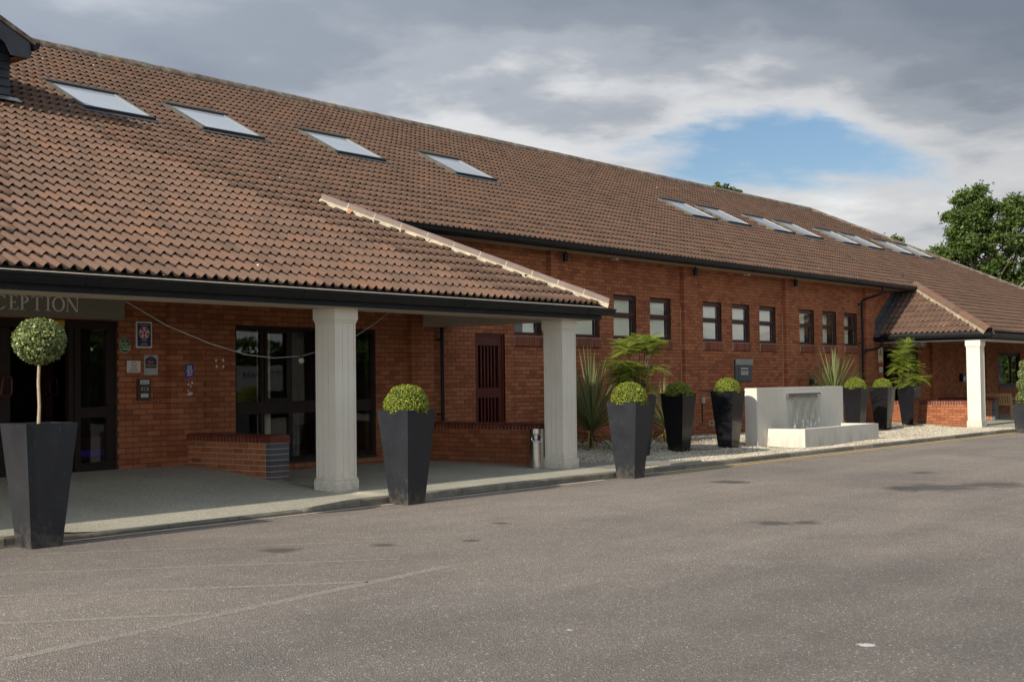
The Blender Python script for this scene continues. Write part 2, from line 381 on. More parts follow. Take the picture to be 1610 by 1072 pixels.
def mk_paint(name, col, lo, hi, under=(0.24, 0.21, 0.172)):
    m, nt, b, out = new_mat(name); g = NG(nt)
    w = g.math('ADD', g.math('MULTIPLY', g.noise(22, 5, 0.7), 0.5), g.math('MULTIPLY', g.noise(1.3, 4, 0.6), 0.5))
    chip = g.voro(95, out='Color')
    sepc = nt.nodes.new('ShaderNodeSeparateColor'); nt.links.new(chip, sepc.inputs[0])
    u = g.ramp(sepc.outputs[0], [(0.0, tuple(v * 0.55 for v in under)), (0.6, under), (1.0, tuple(v * 1.7 for v in under))])
    g.L.new(g.mix(g.ramp(w, [(lo, 0.0), (hi, 1.0)]), u, col), b.inputs['Base Color'])
    b.inputs['Roughness'].default_value = 0.85
    g.bump(g.voro(95), 0.6, 0.010, b)
mk_paint('faded_line', (0.31, 0.272, 0.212), 0.44, 0.74)
mk_paint('yellow_line', (0.58, 0.37, 0.085), 0.26, 0.48)
mk_paint('gutter_pale', (0.54, 0.46, 0.33), 0.27, 0.52)
mk_paint('gutter_dark', (0.030, 0.028, 0.027), 0.30, 0.50)
# cast fountain stone
m_, nt_, b_, o_ = new_mat('render_white'); g_ = NG(nt_)
c_ = g_.ramp(g_.noise(1.3, 5, 0.6, g_.scaled((1, 1, 0.5))), [(0.3, (0.56, 0.52, 0.44)), (0.7, (0.64, 0.60, 0.515))])
c_ = g_.mix(g_.ramp(g_.noise(3.0, 5, 0.65, g_.scaled((3, 3, 0.3))), [(0.55, 0.0), (0.8, 0.30)]), c_, (0.33, 0.30, 0.25))
sz_ = nt_.nodes.new('ShaderNodeSeparateXYZ'); nt_.links.new(g_.pos(), sz_.inputs[0])
ft_ = g_.math('ADD', g_.noise(2.4, 6, 0.7, g_.scaled((2, 2, 0.6))), g_.math('MULTIPLY', sz_.outputs['Z'], -0.55))
c_ = g_.mix(g_.ramp(ft_, [(0.34, 0.0), (0.62, 0.55)]), c_, (0.30, 0.275, 0.21))
g_.L.new(c_, b_.inputs['Base Color']); b_.inputs['Roughness'].default_value = 0.8; g_.bump(g_.noise(60, 4), 0.15, 0.004, b_)
# glass
def mk_glass(name, tint, rough=0.01, ior=1.5, boost=1.0):
    m = bpy.data.materials.new(name); m.use_nodes = True; MATS[name] = m
    nt = m.node_tree; nt.nodes.clear(); N = nt.nodes; L = nt.links
    out = N.new('ShaderNodeOutputMaterial'); mx = N.new('ShaderNodeMixShader')
    tr = N.new('ShaderNodeBsdfTransparent'); tr.inputs[0].default_value = (*tint, 1)
    gl = N.new('ShaderNodeBsdfGlossy'); gl.inputs['Roughness'].default_value = rough
    lw = N.new('ShaderNodeLayerWeight'); lw.inputs['Blend'].default_value = 0.5
    pw = N.new('ShaderNodeMath'); pw.operation = 'POWER'; L.new(lw.outputs['Facing'], pw.inputs[0]); pw.inputs[1].default_value = 5.0
    f0 = ((ior - 1) / (ior + 1)) ** 2
    mu = N.new('ShaderNodeMath'); mu.operation = 'MULTIPLY_ADD'; mu.use_clamp = True
    L.new(pw.outputs[0], mu.inputs[0]); mu.inputs[1].default_value = (1 - f0) * boost; mu.inputs[2].default_value = f0 * boost
    g = NG(nt)
    bp = N.new('ShaderNodeBump'); bp.inputs['Strength'].default_value = 0.05; bp.inputs['Distance'].default_value = 0.02
    L.new(g.noise(1.6, 2, 0.4), bp.inputs['Height']); L.new(bp.outputs[0], gl.inputs['Normal'])
    L.new(mu.outputs[0], mx.inputs[0]); L.new(tr.outputs[0], mx.inputs[1]); L.new(gl.outputs[0], mx.inputs[2]); L.new(mx.outputs[0], out.inputs[0])
mk_glass('glass', (0.965, 0.975, 0.96), 0.008, 1.52, 1.0)
m_, nt_, b_, o_ = new_mat('roof_glass'); g_ = NG(nt_)   # glass with a pale blind drawn close behind it
g_.L.new(g_.ramp(g_.noise(1.1, 4, 0.6), [(0.3, (0.42, 0.455, 0.49)), (0.7, (0.50, 0.53, 0.56))]), b_.inputs['Base Color']); b_.inputs['Roughness'].default_value = 0.07; b_.inputs['Specular IOR Level'].default_value = 0.7; b_.inputs['Coat Weight'].default_value = 0.4; b_.inputs['Coat Roughness'].default_value = 0.03
m_, nt_, b_, o_ = new_mat('bulb_glass'); b_.inputs['Base Color'].default_value = (0.62, 0.58, 0.46, 1); b_.inputs['Roughness'].default_value = 0.12; b_.inputs['Alpha'].default_value = 0.55
m_, nt_, b_, o_ = new_mat('water'); g_ = NG(nt_)
b_.inputs['Base Color'].default_value = (0.75, 0.80, 0.80, 1); b_.inputs['Roughness'].default_value = 0.05
b_.inputs['Transmission Weight'].default_value = 1.0; b_.inputs['IOR'].default_value = 1.33
g_.bump(g_.noise(14, 4, 0.6), 0.4, 0.02, b_)
# falling water: thin film, mostly see-through with streaks
m = bpy.data.materials.new('water_sheet'); m.use_nodes = True; MATS['water_sheet'] = m
nt = m.node_tree; nt.nodes.clear(); N = nt.nodes; L = nt.links; g = NG(nt)
out = N.new('ShaderNodeOutputMaterial'); mx = N.new('ShaderNodeMixShader'); tr = N.new('ShaderNodeBsdfTransparent'); tr.inputs[0].default_value = (0.90, 0.91, 0.89, 1)
pb = N.new('ShaderNodeBsdfPrincipled'); pb.inputs['Base Color'].default_value = (0.40, 0.40, 0.36, 1); pb.inputs['Roughness'].default_value = 0.15
st = g.noise(5.0, 5, 0.65, g.scaled((4.5, 1, 0.55)))
sepp = N.new('ShaderNodeSeparateXYZ'); L.new(g.pos(), sepp.inputs[0])
low = g.math('MULTIPLY', g.math('SUBTRACT', 0.95, sepp.outputs['Z']), 0.40)
fac = g.ramp(g.math('ADD', st, low), [(0.40, 0.22), (0.64, 0.34), (0.86, 0.60)])
spl = g.math('MULTIPLY', g.ramp(g.noise(8.5, 5, 0.7), [(0.52, 0.0), (0.60, 1.0)]), g.ramp(sepp.outputs['Z'], [(0.50, 1.0), (0.78, 0.0)]))
L.new(g.mix(spl, (0.40, 0.40, 0.36), (0.85, 0.86, 0.85)), pb.inputs['Base Color']); fac = g.math('MAXIMUM', fac, g.math('MULTIPLY', spl, 0.85))
L.new(fac, mx.inputs[0]); L.new(tr.outputs[0], mx.inputs[1]); L.new(pb.outputs[0], mx.inputs[2]); L.new(mx.outputs[0], out.inputs[0])
# foliage
def mk_leaf(name, a, b_col, c, rough=0.45, trans=0.25):
    m, nt, b, out = new_mat(name); g = NG(nt)
    col = g.ramp(g.piece(), [(0.0, a), (0.5, b_col), (1.0, c)])
    g.L.new(col, b.inputs['Base Color']); b.inputs['Roughness'].default_value = rough
    b.inputs['Specular IOR Level'].default_value = 0.35
    tl = nt.nodes.new('ShaderNodeBsdfTranslucent'); mx = nt.nodes.new('ShaderNodeMixShader'); mx.inputs[0].default_value = trans
    g.L.new(col, tl.inputs[0]); g.L.new(b.outputs[0], mx.inputs[1]); g.L.new(tl.outputs[0], mx.inputs[2]); g.L.new(mx.outputs[0], out.inputs['Surface'])
mk_leaf('box_leaf', (0.085, 0.112, 0.012), (0.20, 0.245, 0.026), (0.355, 0.395, 0.055))
mk_leaf('bay_leaf', (0.050, 0.070, 0.020), (0.16, 0.20, 0.065), (0.38, 0.43, 0.17), 0.32)
mk_leaf('mahonia_leaf', (0.11, 0.15, 0.02), (0.25, 0.32, 0.042), (0.44, 0.50, 0.09), 0.4, 0.32)
mk_leaf('strap_leaf', (0.065, 0.090, 0.028), (0.15, 0.185, 0.065), (0.29, 0.31, 0.14), 0.4)
mk_leaf('old_strap_leaf', (0.13, 0.10, 0.025), (0.22, 0.17, 0.04), (0.30, 0.24, 0.06), 0.5)
mk_leaf('tree_leaf', (0.040, 0.070, 0.014), (0.085, 0.135, 0.028), (0.15, 0.205, 0.05), 0.5, 0.35)
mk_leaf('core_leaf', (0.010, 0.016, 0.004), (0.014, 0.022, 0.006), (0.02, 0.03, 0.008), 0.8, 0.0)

# ------------------------------------------------------------------ mesh helpers
def tag(o, label=None, cat=None, group=None, kind=None):
    if label: o['label'] = label
    if cat: o['category'] = cat
    if group: o['group'] = group
    if kind: o['kind'] = kind
    return o
def empty(name, loc=(0, 0, 0)):
    o = bpy.data.objects.new(name, None); COL.objects.link(o); o.location = loc; o.empty_display_size = 0.2
    return o
def link(o, parent=None):
    COL.objects.link(o)
    if parent is not None:
        o.parent = parent
        # parents are only ever translated
        off = Vector((0, 0, 0)); p = parent
        while p is not None: off += p.location; p = p.parent
        o.location = o.location - off
    return o
BOXF = [(0, 3, 2, 1), (4, 5, 6, 7), (0, 1, 5, 4), (1, 2, 6, 5), (2, 3, 7, 6), (3, 0, 4, 7)]
class MB:
    """collects shapes in world coordinates; build() links them as ONE mesh object"""
    def __init__(s): s.v = []; s.f = []; s.a = []; s.smooth = False
    def add(s, vs, fs, a=0.0):
        n = len(s.v); s.v += [tuple(p) for p in vs]; s.f += [tuple(i + n for i in f) for f in fs]; s.a += [a] * len(fs)
        return s
    def box(s, x0, x1, y0, y1, z0, z1, a=0.0):
        return s.add([(x0, y0, z0), (x1, y0, z0), (x1, y1, z0), (x0, y1, z0), (x0, y0, z1), (x1, y0, z1), (x1, y1, z1), (x0, y1, z1)], BOXF, a)
    def frustum(s, c, b, t, z0, z1, a=0.0):
        x, y = c
        vs = [(x + sx * b, y + sy * b, z0) for sx, sy in ((-1, -1), (1, -1), (1, 1), (-1, 1))] + [(x + sx * t, y + sy * t, z1) for sx, sy in ((-1, -1), (1, -1), (1, 1), (-1, 1))]
        return s.add(vs, BOXF, a)
    def prism(s, poly, axis, d0, d1, a=0.0):
        """poly: 2-D outline (counter-clockwise) in the plane normal to axis ('x': (y,z), 'y': (x,z), 'z': (x,y))"""
        def P(p, d): return (d, p[0], p[1]) if axis == 'x' else ((p[0], d, p[1]) if axis == 'y' else (p[0], p[1], d))
        n = len(poly)
        vs = [P(p, d0) for p in poly] + [P(p, d1) for p in poly]
        fs = [tuple(range(n))[::-1], tuple(range(n, 2 * n))] + [(i, (i + 1) % n, n + (i + 1) % n, n + i) for i in range(n)]
        return s.add(vs, fs, a)
    def obox(s, c, ax, ay, az, a=0.0):
        """box from centre and three half-axis vectors"""
        c = Vector(c); ax = Vector(ax); ay = Vector(ay); az = Vector(az)
        vs = [c + sx * ax + sy * ay + sz * az for sz in (-1, 1) for sx, sy in ((-1, -1), (1, -1), (1, 1), (-1, 1))]
        return s.add(vs, BOXF, a)
    def tube(s, pts, r, seg=8, a=0.0, cap=True):
        pts = [Vector(p) for p in pts]; n = len(pts)
        rs = r if isinstance(r, (list, tuple)) else [r] * n
        vs = []
        prev = None
        for i, p in enumerate(pts):
            t = (pts[min(i + 1, n - 1)] - pts[max(i - 1, 0)]).normalized()
            if prev is None:
                ref = Vector((0, 0, 1)) if abs(t.z) < 0.9 else Vector((1, 0, 0))
                u = t.cross(ref).normalized()
            else:
                u = (prev - t * prev.dot(t)).normalized()
            w = t.cross(u); prev = u
            vs += [p + (u * math.cos(2 * math.pi * k / seg) + w * math.sin(2 * math.pi * k / seg)) * rs[i] for k in range(seg)]
        fs = []
        for i in range(n - 1):
            for k in range(seg):
                k2 = (k + 1) % seg
                fs.append((i * seg + k, i * seg + k2, (i + 1) * seg + k2, (i + 1) * seg + k))
        if cap: fs += [tuple(range(seg))[::-1], tuple(range((n - 1) * seg, n * seg))]
        return s.add(vs, fs, a)
    def lathe(s, c, prof, seg=20, a=0.0):
        """prof: (radius, z) from bottom to top about a vertical axis at c=(x,y)"""
        vs = []; fs = []
        for r, z in prof: vs += [(c[0] + r * math.cos(2 * math.pi * k / seg), c[1] + r * math.sin(2 * math.pi * k / seg), z) for k in range(seg)]
        for i in range(len(prof) - 1):
            for k in range(seg): fs.append((i * seg + k, i * seg + (k + 1) % seg, (i + 1) * seg + (k + 1) % seg, (i + 1) * seg + k))
        return s.add(vs, fs, a)
    def mesh(s, name, mat, origin=None):
        me = bpy.data.meshes.new(name)
        o = Vector(origin) if origin is not None else Vector((0, 0, 0))
        me.from_pydata([(p[0] - o.x, p[1] - o.y, p[2] - o.z) for p in s.v], [], s.f)
        if any(s.a):
            at = me.attributes.new('piece', 'FLOAT', 'FACE'); at.data.foreach_set('value', np.array(s.a, dtype=np.float32))
        me.materials.append(MATS[mat])
        if s.smooth: me.polygons.foreach_set('use_smooth', [True] * len(me.polygons))
        me.update(); return me
    def build(s, name, mat, parent=None, origin=None, bevel=0.0):
        if origin is None:
            a = np.array(s.v); origin = ((a[:, 0].min() + a[:, 0].max()) / 2, (a[:, 1].min() + a[:, 1].max()) / 2, a[:, 2].min())
        me = s.mesh(name, mat, origin)
        if bevel:
            bm = bmesh.new(); bm.from_mesh(me)
            bmesh.ops.remove_doubles(bm, verts=bm.verts, dist=1e-5)
            bmesh.ops.bevel(bm, geom=bm.edges[:], offset=bevel, segments=2, affect='EDGES', clamp_overlap=True)
            bm.to_mesh(me); bm.free()
        o = bpy.data.objects.new(name, me); o.location = origin
        return link(o, parent)
def part(name, mat, parent, fn, **kw):
    m = MB(); fn(m); return m.build(name, mat, parent, **kw)

class V3:
    """fast bulk mesh for foliage and stones (numpy)"""
    def __init__(s): s.v = []; s.f = []; s.a = []; s.n = 0
    def add(s, vs, fs, a):
        s.v.append(vs); s.f.append(fs + s.n); s.a.append(a); s.n += len(vs)
    def build(s, name, mat, parent, origin):
        v = np.concatenate(s.v) - np.array(origin); f = np.concatenate(s.f); a = np.concatenate(s.a)
        me = bpy.data.meshes.new(name); k = f.shape[1]
        me.vertices.add(len(v)); me.vertices.foreach_set('co', v.astype(np.float32).ravel())
        me.loops.add(f.size); me.loops.foreach_set('vertex_index', f.astype(np.int32).ravel())
        me.polygons.add(len(f)); me.polygons.foreach_set('loop_start', np.arange(0, f.size, k, dtype=np.int32)); me.polygons.foreach_set('loop_total', np.full(len(f), k, dtype=np.int32))
        at = me.attributes.new('piece', 'FLOAT', 'FACE'); at.data.foreach_set('value', a.astype(np.float32))
        me.materials.append(MATS[mat]); me.update(calc_edges=True); me.validate()
        o = bpy.data.objects.new(name, me); o.location = origin
        return link(o, parent)
def leaf_quads(P, Nrm, T, length, width, a, fold=0.25):
    """diamond leaves: P centres, T direction, Nrm normal; two triangles folded on the midrib -> quads"""
    B = np.cross(Nrm, T); B /= np.linalg.norm(B, axis=1)[:, None] + 1e-9
    l = length[:, None]; w = width[:, None]
    v0 = P - T * l * 0.5; v2 = P + T * l * 0.5
    v1 = P + B * w * 0.5 - T * l * 0.05 + Nrm * w * fold; v3 = P - B * w * 0.5 - T * l * 0.05 + Nrm * w * fold
    n = len(P); vs = np.stack([v0, v1, v2, v3], 1).reshape(-1, 3)
    fs = np.arange(4 * n).reshape(n, 4)
    return vs, fs, a
def rnd_dirs(rng, n):
    d = rng.normal(size=(n, 3)); return d / np.linalg.norm(d, axis=1)[:, None]

def text_mesh(body, size, align='CENTER'):
    cu = bpy.data.curves.new('lettering', 'FONT'); cu.body = body; cu.size = size; cu.align_x = align; cu.align_y = 'CENTER'; cu.extrude = 0.0006
    cu.resolution_u = 3
    o = bpy.data.objects.new('lettering', cu); COL.objects.link(o)
    dg = bpy.context.evaluated_depsgraph_get(); me = bpy.data.meshes.new_from_object(o.evaluated_get(dg))
    bpy.data.objects.remove(o); return me
def wall_text(name, body, size, x, y, z, mat, parent, sx=1.0):
    """lettering on a face that looks to -Y"""
    me = text_mesh(body, size); me.materials.clear(); me.materials.append(MATS[mat])
    me.transform(Matrix.Scale(sx, 4, (1, 0, 0))); me.transform(Matrix.Rotation(R(90), 4, 'X'))
    o = bpy.data.objects.new(name, me); o.location = (x, y, z)
    return link(o, parent)

YW = 15.2                     # face of the brick wall
TP = 0.515                    # roof pitch (rise over run)
def roof_z(y): return 4.13 + TP * (y - 14.7)
NRM = Vector((0, -TP, 1)).normalized()
UPS = Vector((0, 1, TP)).normalized()
def kerb_y(x): return 11.2 - 0.015 * (x - 12)
def sstep(a, b, x):
    t = min(1, max(0, (x - a) / (b - a))); return t * t * (3 - 2 * t)
def porch_z(x, y):
    """paving level: ramps up to the reception door, nearly flat elsewhere"""
    k = kerb_y(x); t = min(1, max(0, (y - k) / (YW - k)))
    drop = sstep(7.0, 7.6, x) * (1 - sstep(10.9, 11.8, x))
    z0 = 0.080 - 0.05 * drop * (1 - sstep(0.0, 0.9, y - k))
    ramp = 0.27 * sstep(0.12, 1.0, t) * 1.0
    flat = 0.075 * t
    return z0 + (ramp if x < 11.75 else flat)
def gravel_z(x, y):
    return 0.062 + 0.12 * sstep(12.0, 15.2, y) + 0.012 * math.sin(x * 1.7 + y) + 0.010 * math.sin(y * 3.1 - x * 0.8)

# ------------------------------------------------------------------ ground
def sheet(name, poly, z, mat):
    m = MB(); m.add([(p[0], p[1], z) for p in poly], [tuple(range(len(poly)))])
    o = m.build(name, mat); tag(o, kind='structure'); return o
sheet('road', [(-400, -400), (500, -400), (500, 400), (-400, 400)], 0.0, 'asphalt')
def grid_sheet(name, xs, yfn0, yfn1, ny, zfn, mat):
    m = MB(); nx = len(xs)
    for x in xs:
        y0, y1 = yfn0(x), yfn1(x)
        for j in range(ny + 1):
            y = y0 + (y1 - y0) * j / ny; m.v.append((x, y, zfn(x, y)))
    for i in range(nx - 1):
        for j in range(ny): m.f.append((i * (ny + 1) + j, (i + 1) * (ny + 1) + j, (i + 1) * (ny + 1) + j + 1, i * (ny + 1) + j + 1)); m.a.append(0)
    m.smooth = True
    o = m.build(name, mat); tag(o, kind='structure'); return o
def frange(a, b, n): return [a + (b - a) * i / n for i in range(n + 1)]
grid_sheet('porch_pavement', frange(2.0, 11.745, 40) + frange(11.755, 17.0, 22), lambda x: kerb_y(x) + 0.12, lambda x: YW + 0.1, 24, porch_z, 'resin_paving')
grid_sheet('porch_pavement', frange(35.9, 58, 30), lambda x: kerb_y(x) + 0.12, lambda x: YW + 0.1, 8, lambda x, y: 0.08 + 0.04 * (y - 11) / 4, 'resin_paving')
grid_sheet('gravel_bed', frange(17.0, 35.9, 90), lambda x: kerb_y(x) + 0.12, lambda x: YW + 0.1, 24, gravel_z, 'gravel_base')
# kerb, stone by stone, dropped in front of the door
kerb = MB()
kerb.box(2, 58, 10.4, 10.9, -0.2, -0.05)
kerb_o = kerb.build('kerb', 'concrete_kerb'); tag(kerb_o, kind='structure')
rk = random.Random(4)
x = 2.0
while x < 46:
    x1 = x + 0.915
    def kt(xx): return (0.030 if 7.3 < xx < 11.0 else 0.085) if xx < 34.2 else 0.045
    za = kt(x + 0.02); zb = kt(x1 - 0.02)
    ya, yb = kerb_y(x), kerb_y(x1 - 0.013)
    m = MB(); c = 0.018; j = rk.uniform(-0.004, 0.004)
    prof = lambda y, zt: [(y, -0.06), (y + 0.125, -0.06), (y + 0.125, zt), (y + c, zt), (y + c * 0.3, zt - c * 0.35), (y, zt - c)]
    A = prof(ya + j, za); B_ = prof(yb + j, zb); n = len(A)
    m.add([(x, p[0], p[1]) for p in A] + [(x1 - 0.013, p[0], p[1]) for p in B_], [tuple(range(n)), tuple(range(n, 2 * n))[::-1]] + [((i + 1) % n, i, n + i, n + (i + 1) % n) for i in range(n)])
    m.build('kerb_stone', 'kerb_stone', kerb_o)
    x = x1
# channel beside the kerb and painted lines on the road
def strip(name, x0, x1, d0, d1, z, mat, n=30):
    m = MB()
    for xx in frange(x0, x1, n): m.v += [(xx, kerb_y(xx) - d0, z), (xx, kerb_y(xx) - d1, z)]
    m.f = [(2 * i, 2 * i + 1, 2 * i + 3, 2 * i + 2) for i in range(n)]; m.a = [0] * n
    o = m.build(name, mat); tag(o, kind='structure')
strip('road_channel', 16.6, 46, -0.01, 0.085, 0.004, 'gutter_pale')
strip('road_channel', 2, 16.6, -0.01, 0.10, 0.004, 'gutter_dark')
strip('road_channel', 6.9, 16.0, 0.10, 0.19, 0.005, 'gutter_pale')
strip('road_channel', 16.6, 46, 0.085, 0.155, 0.004, 'gutter_dark')
strip('yellow_line', 17.4, 46, 0.175, 0.275, 0.004, 'yellow_line')
def road_line(p, q, w, mat='faded_line'):
    p = Vector((*p, 0.0015)); q = Vector((*q, 0.0015)); n = Vector((-(q - p).y, (q - p).x, 0)).normalized() * w / 2
    m = MB(); m.add([p - n, q - n, q + n, p + n], [(0, 1, 2, 3)]); o = m.build('parking_line', mat); tag(o, kind='structure')
road_line((2.6, 6.5), (7.9, 6.97), 0.11)
road_line((4.42, 7.64), (5.42, 6.84), 0.09)
road_line((4.99, 8.64), (6.95, 6.93), 0.09)
road_line((5.5, 9.75), (8.0, 7.6), 0.07)
road_line((6.4, 10.55), (9.3, 8.2), 0.06)
# flush concrete strip that crosses the gravel, and a slab by the planters
def slab(name, poly, mat, z, label, cat):
    m = MB(); m.prism(poly, 'z', z - 0.05, z); o = m.build(name, mat, bevel=0.006); tag(o, label, cat); return o
slab('concrete_path', [(17.0, 11.95), (18.3, 11.28), (19.3, 11.28), (18.4, 12.35), (17.0, 12.75)], 'concrete_slab', 0.105, 'flush grey concrete strip crossing the gravel beside the porch', 'path')
slab('concrete_slab', [(22.1, 12.75), (22.65, 12.75), (22.65, 13.3), (22.1, 13.3)], 'concrete_slab', 0.125, 'square grey concrete slab in gravel between two gloss black planters', 'slab')
m = MB(); m.lathe((16.5, 9.2), [(0.30, -0.02), (0.30, 0.006), (0.265, 0.006), (0.262, 0.003), (0.0, 0.005)], 28)
for a in range(-3, 4): m.box(16.5 - 0.2, 16.5 + 0.2, 9.2 + a * 0.055 - 0.01, 9.2 + a * 0.055 + 0.01, 0.003, 0.009)
tag(m.build('manhole_cover', 'iron_cover'), 'round iron manhole cover set in the road', 'manhole cover')
# loose white gravel
rng = np.random.default_rng(7)
V = V3(); n = 62000
xs = rng.uniform(17.05, 35.8, n); ys = kerb_y(xs) + 0.13 + rng.uniform(0, 1, n) ** 1.15 * (YW - 0.02 - kerb_y(xs) - 0.13)
keep = ~((xs > 23.9) & (xs < 28.1) & (ys > 11.8) & (ys < 13.0))
inpath = (xs < 19.3) & (ys < 12.75 - (xs - 17) * 0.29) & (ys > 11.95 - (xs - 17) * 0.5)
keep &= ~(inpath & (rng.uniform(size=n) < 0.96)); keep &= ~((xs > 22.1) & (xs < 22.65) & (ys > 12.75) & (ys < 13.3) & (rng.uniform(size=n) < 0.9))
xs, ys = xs[keep], ys[keep]; n = len(xs)
zs = np.array([gravel_z(a, b) for a, b in zip(xs, ys)])
octv = np.array([(1, 0, 0), (0, 1, 0), (-1, 0, 0), (0, -1, 0), (0, 0, 1), (0, 0, -1)], float)
octf = np.array([(0, 1, 4), (1, 2, 4), (2, 3, 4), (3, 0, 4), (1, 0, 5), (2, 1, 5), (3, 2, 5), (0, 3, 5)])
rad = rng.uniform(0.009, 0.021, n) * np.where(ys > 14.5, 1.25, 1.0)
sc = rng.uniform(0.6, 1.25, (n, 6, 3)) * rad[:, None, None]; sc[:, :, 2] *= 0.75
ang = rng.uniform(0, 6.28, n); ca, sa = np.cos(ang)[:, None], np.sin(ang)[:, None]
v = octv[None] * sc; vx = v[:, :, 0] * ca - v[:, :, 1] * sa; vy = v[:, :, 0] * sa + v[:, :, 1] * ca
v = np.stack([vx + xs[:, None], vy + ys[:, None], v[:, :, 2] + (zs + rad * 0.3)[:, None]], 2)
V.add(v.reshape(-1, 3), (octf[None] + (np.arange(n) * 6)[:, None, None]).reshape(-1, 3), np.repeat(rng.uniform(0.01, 0.99, n), 8))
gr = V.build('gravel', 'gravel', None, (26, 13, 0)); tag(gr, 'loose white gravel spread between the kerb and the brick wall', 'gravel', kind='stuff')
# larger white cobbles piled against the wall foot
rc = random.Random(11)
def cobble(x, y, z, r, name_parent=None):
    bm = bmesh.new(); bmesh.ops.create_icosphere(bm, subdivisions=2, radius=r)
    s = (rc.uniform(0.8, 1.3), rc.uniform(0.7, 1.1), rc.uniform(0.55, 0.85)); a = rc.uniform(0, 6)
    for vv in bm.verts:
        vv.co = Vector((vv.co.x * s[0], vv.co.y * s[1], vv.co.z * s[2])) * (1 + rc.uniform(-0.09, 0.09))
    bmesh.ops.rotate(bm, verts=bm.verts, matrix=Matrix.Rotation(a, 3, 'Z'))
    me = bpy.data.meshes.new('cobble'); bm.to_mesh(me); bm.free(); me.materials.append(MATS['gravel'])
    o = bpy.data.objects.new('cobble', me); o.location = (x, y, z + r * 0.35); COL.objects.link(o)
    tag(o, 'white rounded cobble lying along the foot of the brick wall behind the spiky plants', 'cobble', 'white cobbles along the wall foot')
for k in range(26):
    xx = 20.9 + k * 0.125 + rc.uniform(-0.05, 0.05)
    if 23.75 < xx < 24.05: continue
    cobble(xx, rc.uniform(14.85, 15.1), gravel_z(xx, 15), rc.uniform(0.05, 0.095))

# ------------------------------------------------------------------ the hotel building
H = empty('hotel_building', (26, YW, 0))
tag(H, 'long single-storey red brick hotel with brown pantile roof, skylights and two columned porches', 'building')
rb = random.Random(3)
WIN = [('a', 19.17), ('b', 21.14), ('c', 22.51), ('d', 23.91), ('e', 26.17), ('f', 27.54), ('g', 28.91), ('h', 31.10), ('i', 32.47), ('j', 33.84)]
WW, WZ0, WZ1 = 0.855, 2.36, 3.26
DOOR = (7.5, 10.5, 0.0, 2.36); RWIN = (12.53, 15.47, 0.30, 2.36); SDOOR = (18.03, 18.89, 0.0, 2.36); DOOR2 = (36.5, 39.16, 0.0, 2.36); FWIN = (46.67, 49.06, 1.07, 2.285)
OPEN = [DOOR, RWIN, SDOOR, DOOR2, FWIN] + [(x, x + WW, WZ0 - 0.225, WZ1) for _, x in WIN]
PIL = [(11.30, 11.85), (16.24, 16.80), (20.22, 20.78), (25.18, 25.75), (30.14, 30.72), (35.09, 35.68), (40.12, 40.70), (45.1, 45.7)]
WX0, WX1, WZT = 3.0, 56.0, 4.02
# mortar backing with openings, a real wall 0.25 m thick
wall = MB()
bx_ = sorted({WX0, WX1} | {o[0] for o in OPEN} | {o[1] for o in OPEN}); bz_ = sorted({0.0, WZT} | {o[2] for o in OPEN} | {o[3] for o in OPEN})
for i in range(len(bx_) - 1):
    run = None
    for j in range(len(bz_) - 1):
        cx_, cz_ = (bx_[i] + bx_[i + 1]) / 2, (bz_[j] + bz_[j + 1]) / 2
        if any(o[0] < cx_ < o[1] and o[2] < cz_ < o[3] for o in OPEN): continue
        wall.box(bx_[i], bx_[i + 1], YW + 0.005, YW + 0.25, bz_[j], bz_[j + 1])
for a, b in PIL: wall.box(a + 0.007, b - 0.007, YW - 0.0975, YW + 0.007, 0.0, WZT - 0.012)
wall_o = wall.build('wall', 'mortar', H)
bricks = []
CH = 0.075; Z0 = 0.035
def add_bricks(x0, x1, yf, depth, zmax, offset_even, openings):
    c = 0
    while Z0 + c * CH < zmax - 0.03:
        z0 = Z0 + c * CH; z1 = min(z0 + 0.0635, zmax - 0.002)
        off = 0.0 if (c % 2 == 0) == offset_even else 0.1125
        x = x0 - off
        while x < x1:
            a, b = max(x, x0), min(x + 0.2125, x1)
            segs = [(a, b)] if b - a > 0.02 else []
            for o in openings:
                if o[2] < z1 - 0.02 and o[3] > z0 + 0.02:
                    ns = []
                    for s0, s1 in segs:
                        if s1 <= o[0] or s0 >= o[1]: ns.append((s0, s1)); continue
                        if s0 < o[0] - 0.02: ns.append((s0, o[0]))
                        if s1 > o[1] + 0.02: ns.append((o[1], s1))
                    segs = ns
            for s0, s1 in segs:
                j = rb.uniform(-0.0025, 0.0025)
                bricks.append((s0, s1, yf + j, yf + depth, z0 + rb.uniform(-0.001, 0.001), z1))
            x += 0.225
        c += 1
edges = [WX0] + [v for p in PIL for v in p] + [WX1]
add_bricks(4.0, 56.0, YW, 0.03, WZT, True, OPEN + [(p[0], p[1], 0, 9) for p in PIL])
for a, b in PIL:
    add_bricks(a, b, YW - 0.1025, 0.11, WZT - 0.012, True, [])
def vis_depth(b):
    q = px_of(((b[0] + b[1]) / 2, b[2], (b[4] + b[5]) / 2))
    if q is None or not (5 < q[0] < 1605) or q[1] > 1072: return 999
    if b[5] > 2.6 and b[0] < 17.5: return 500
    w = b[1] - b[0]
    return q[2] + (3 if w < 0.2 else 0)
bricks.sort(key=vis_depth)
std = None
def box_mesh(name, w, d, h, mat, bev=0.004):
    m = MB(); m.box(-w / 2, w / 2, 0, d, 0, h); return m.mesh(name, mat)
mesh_cache = {}
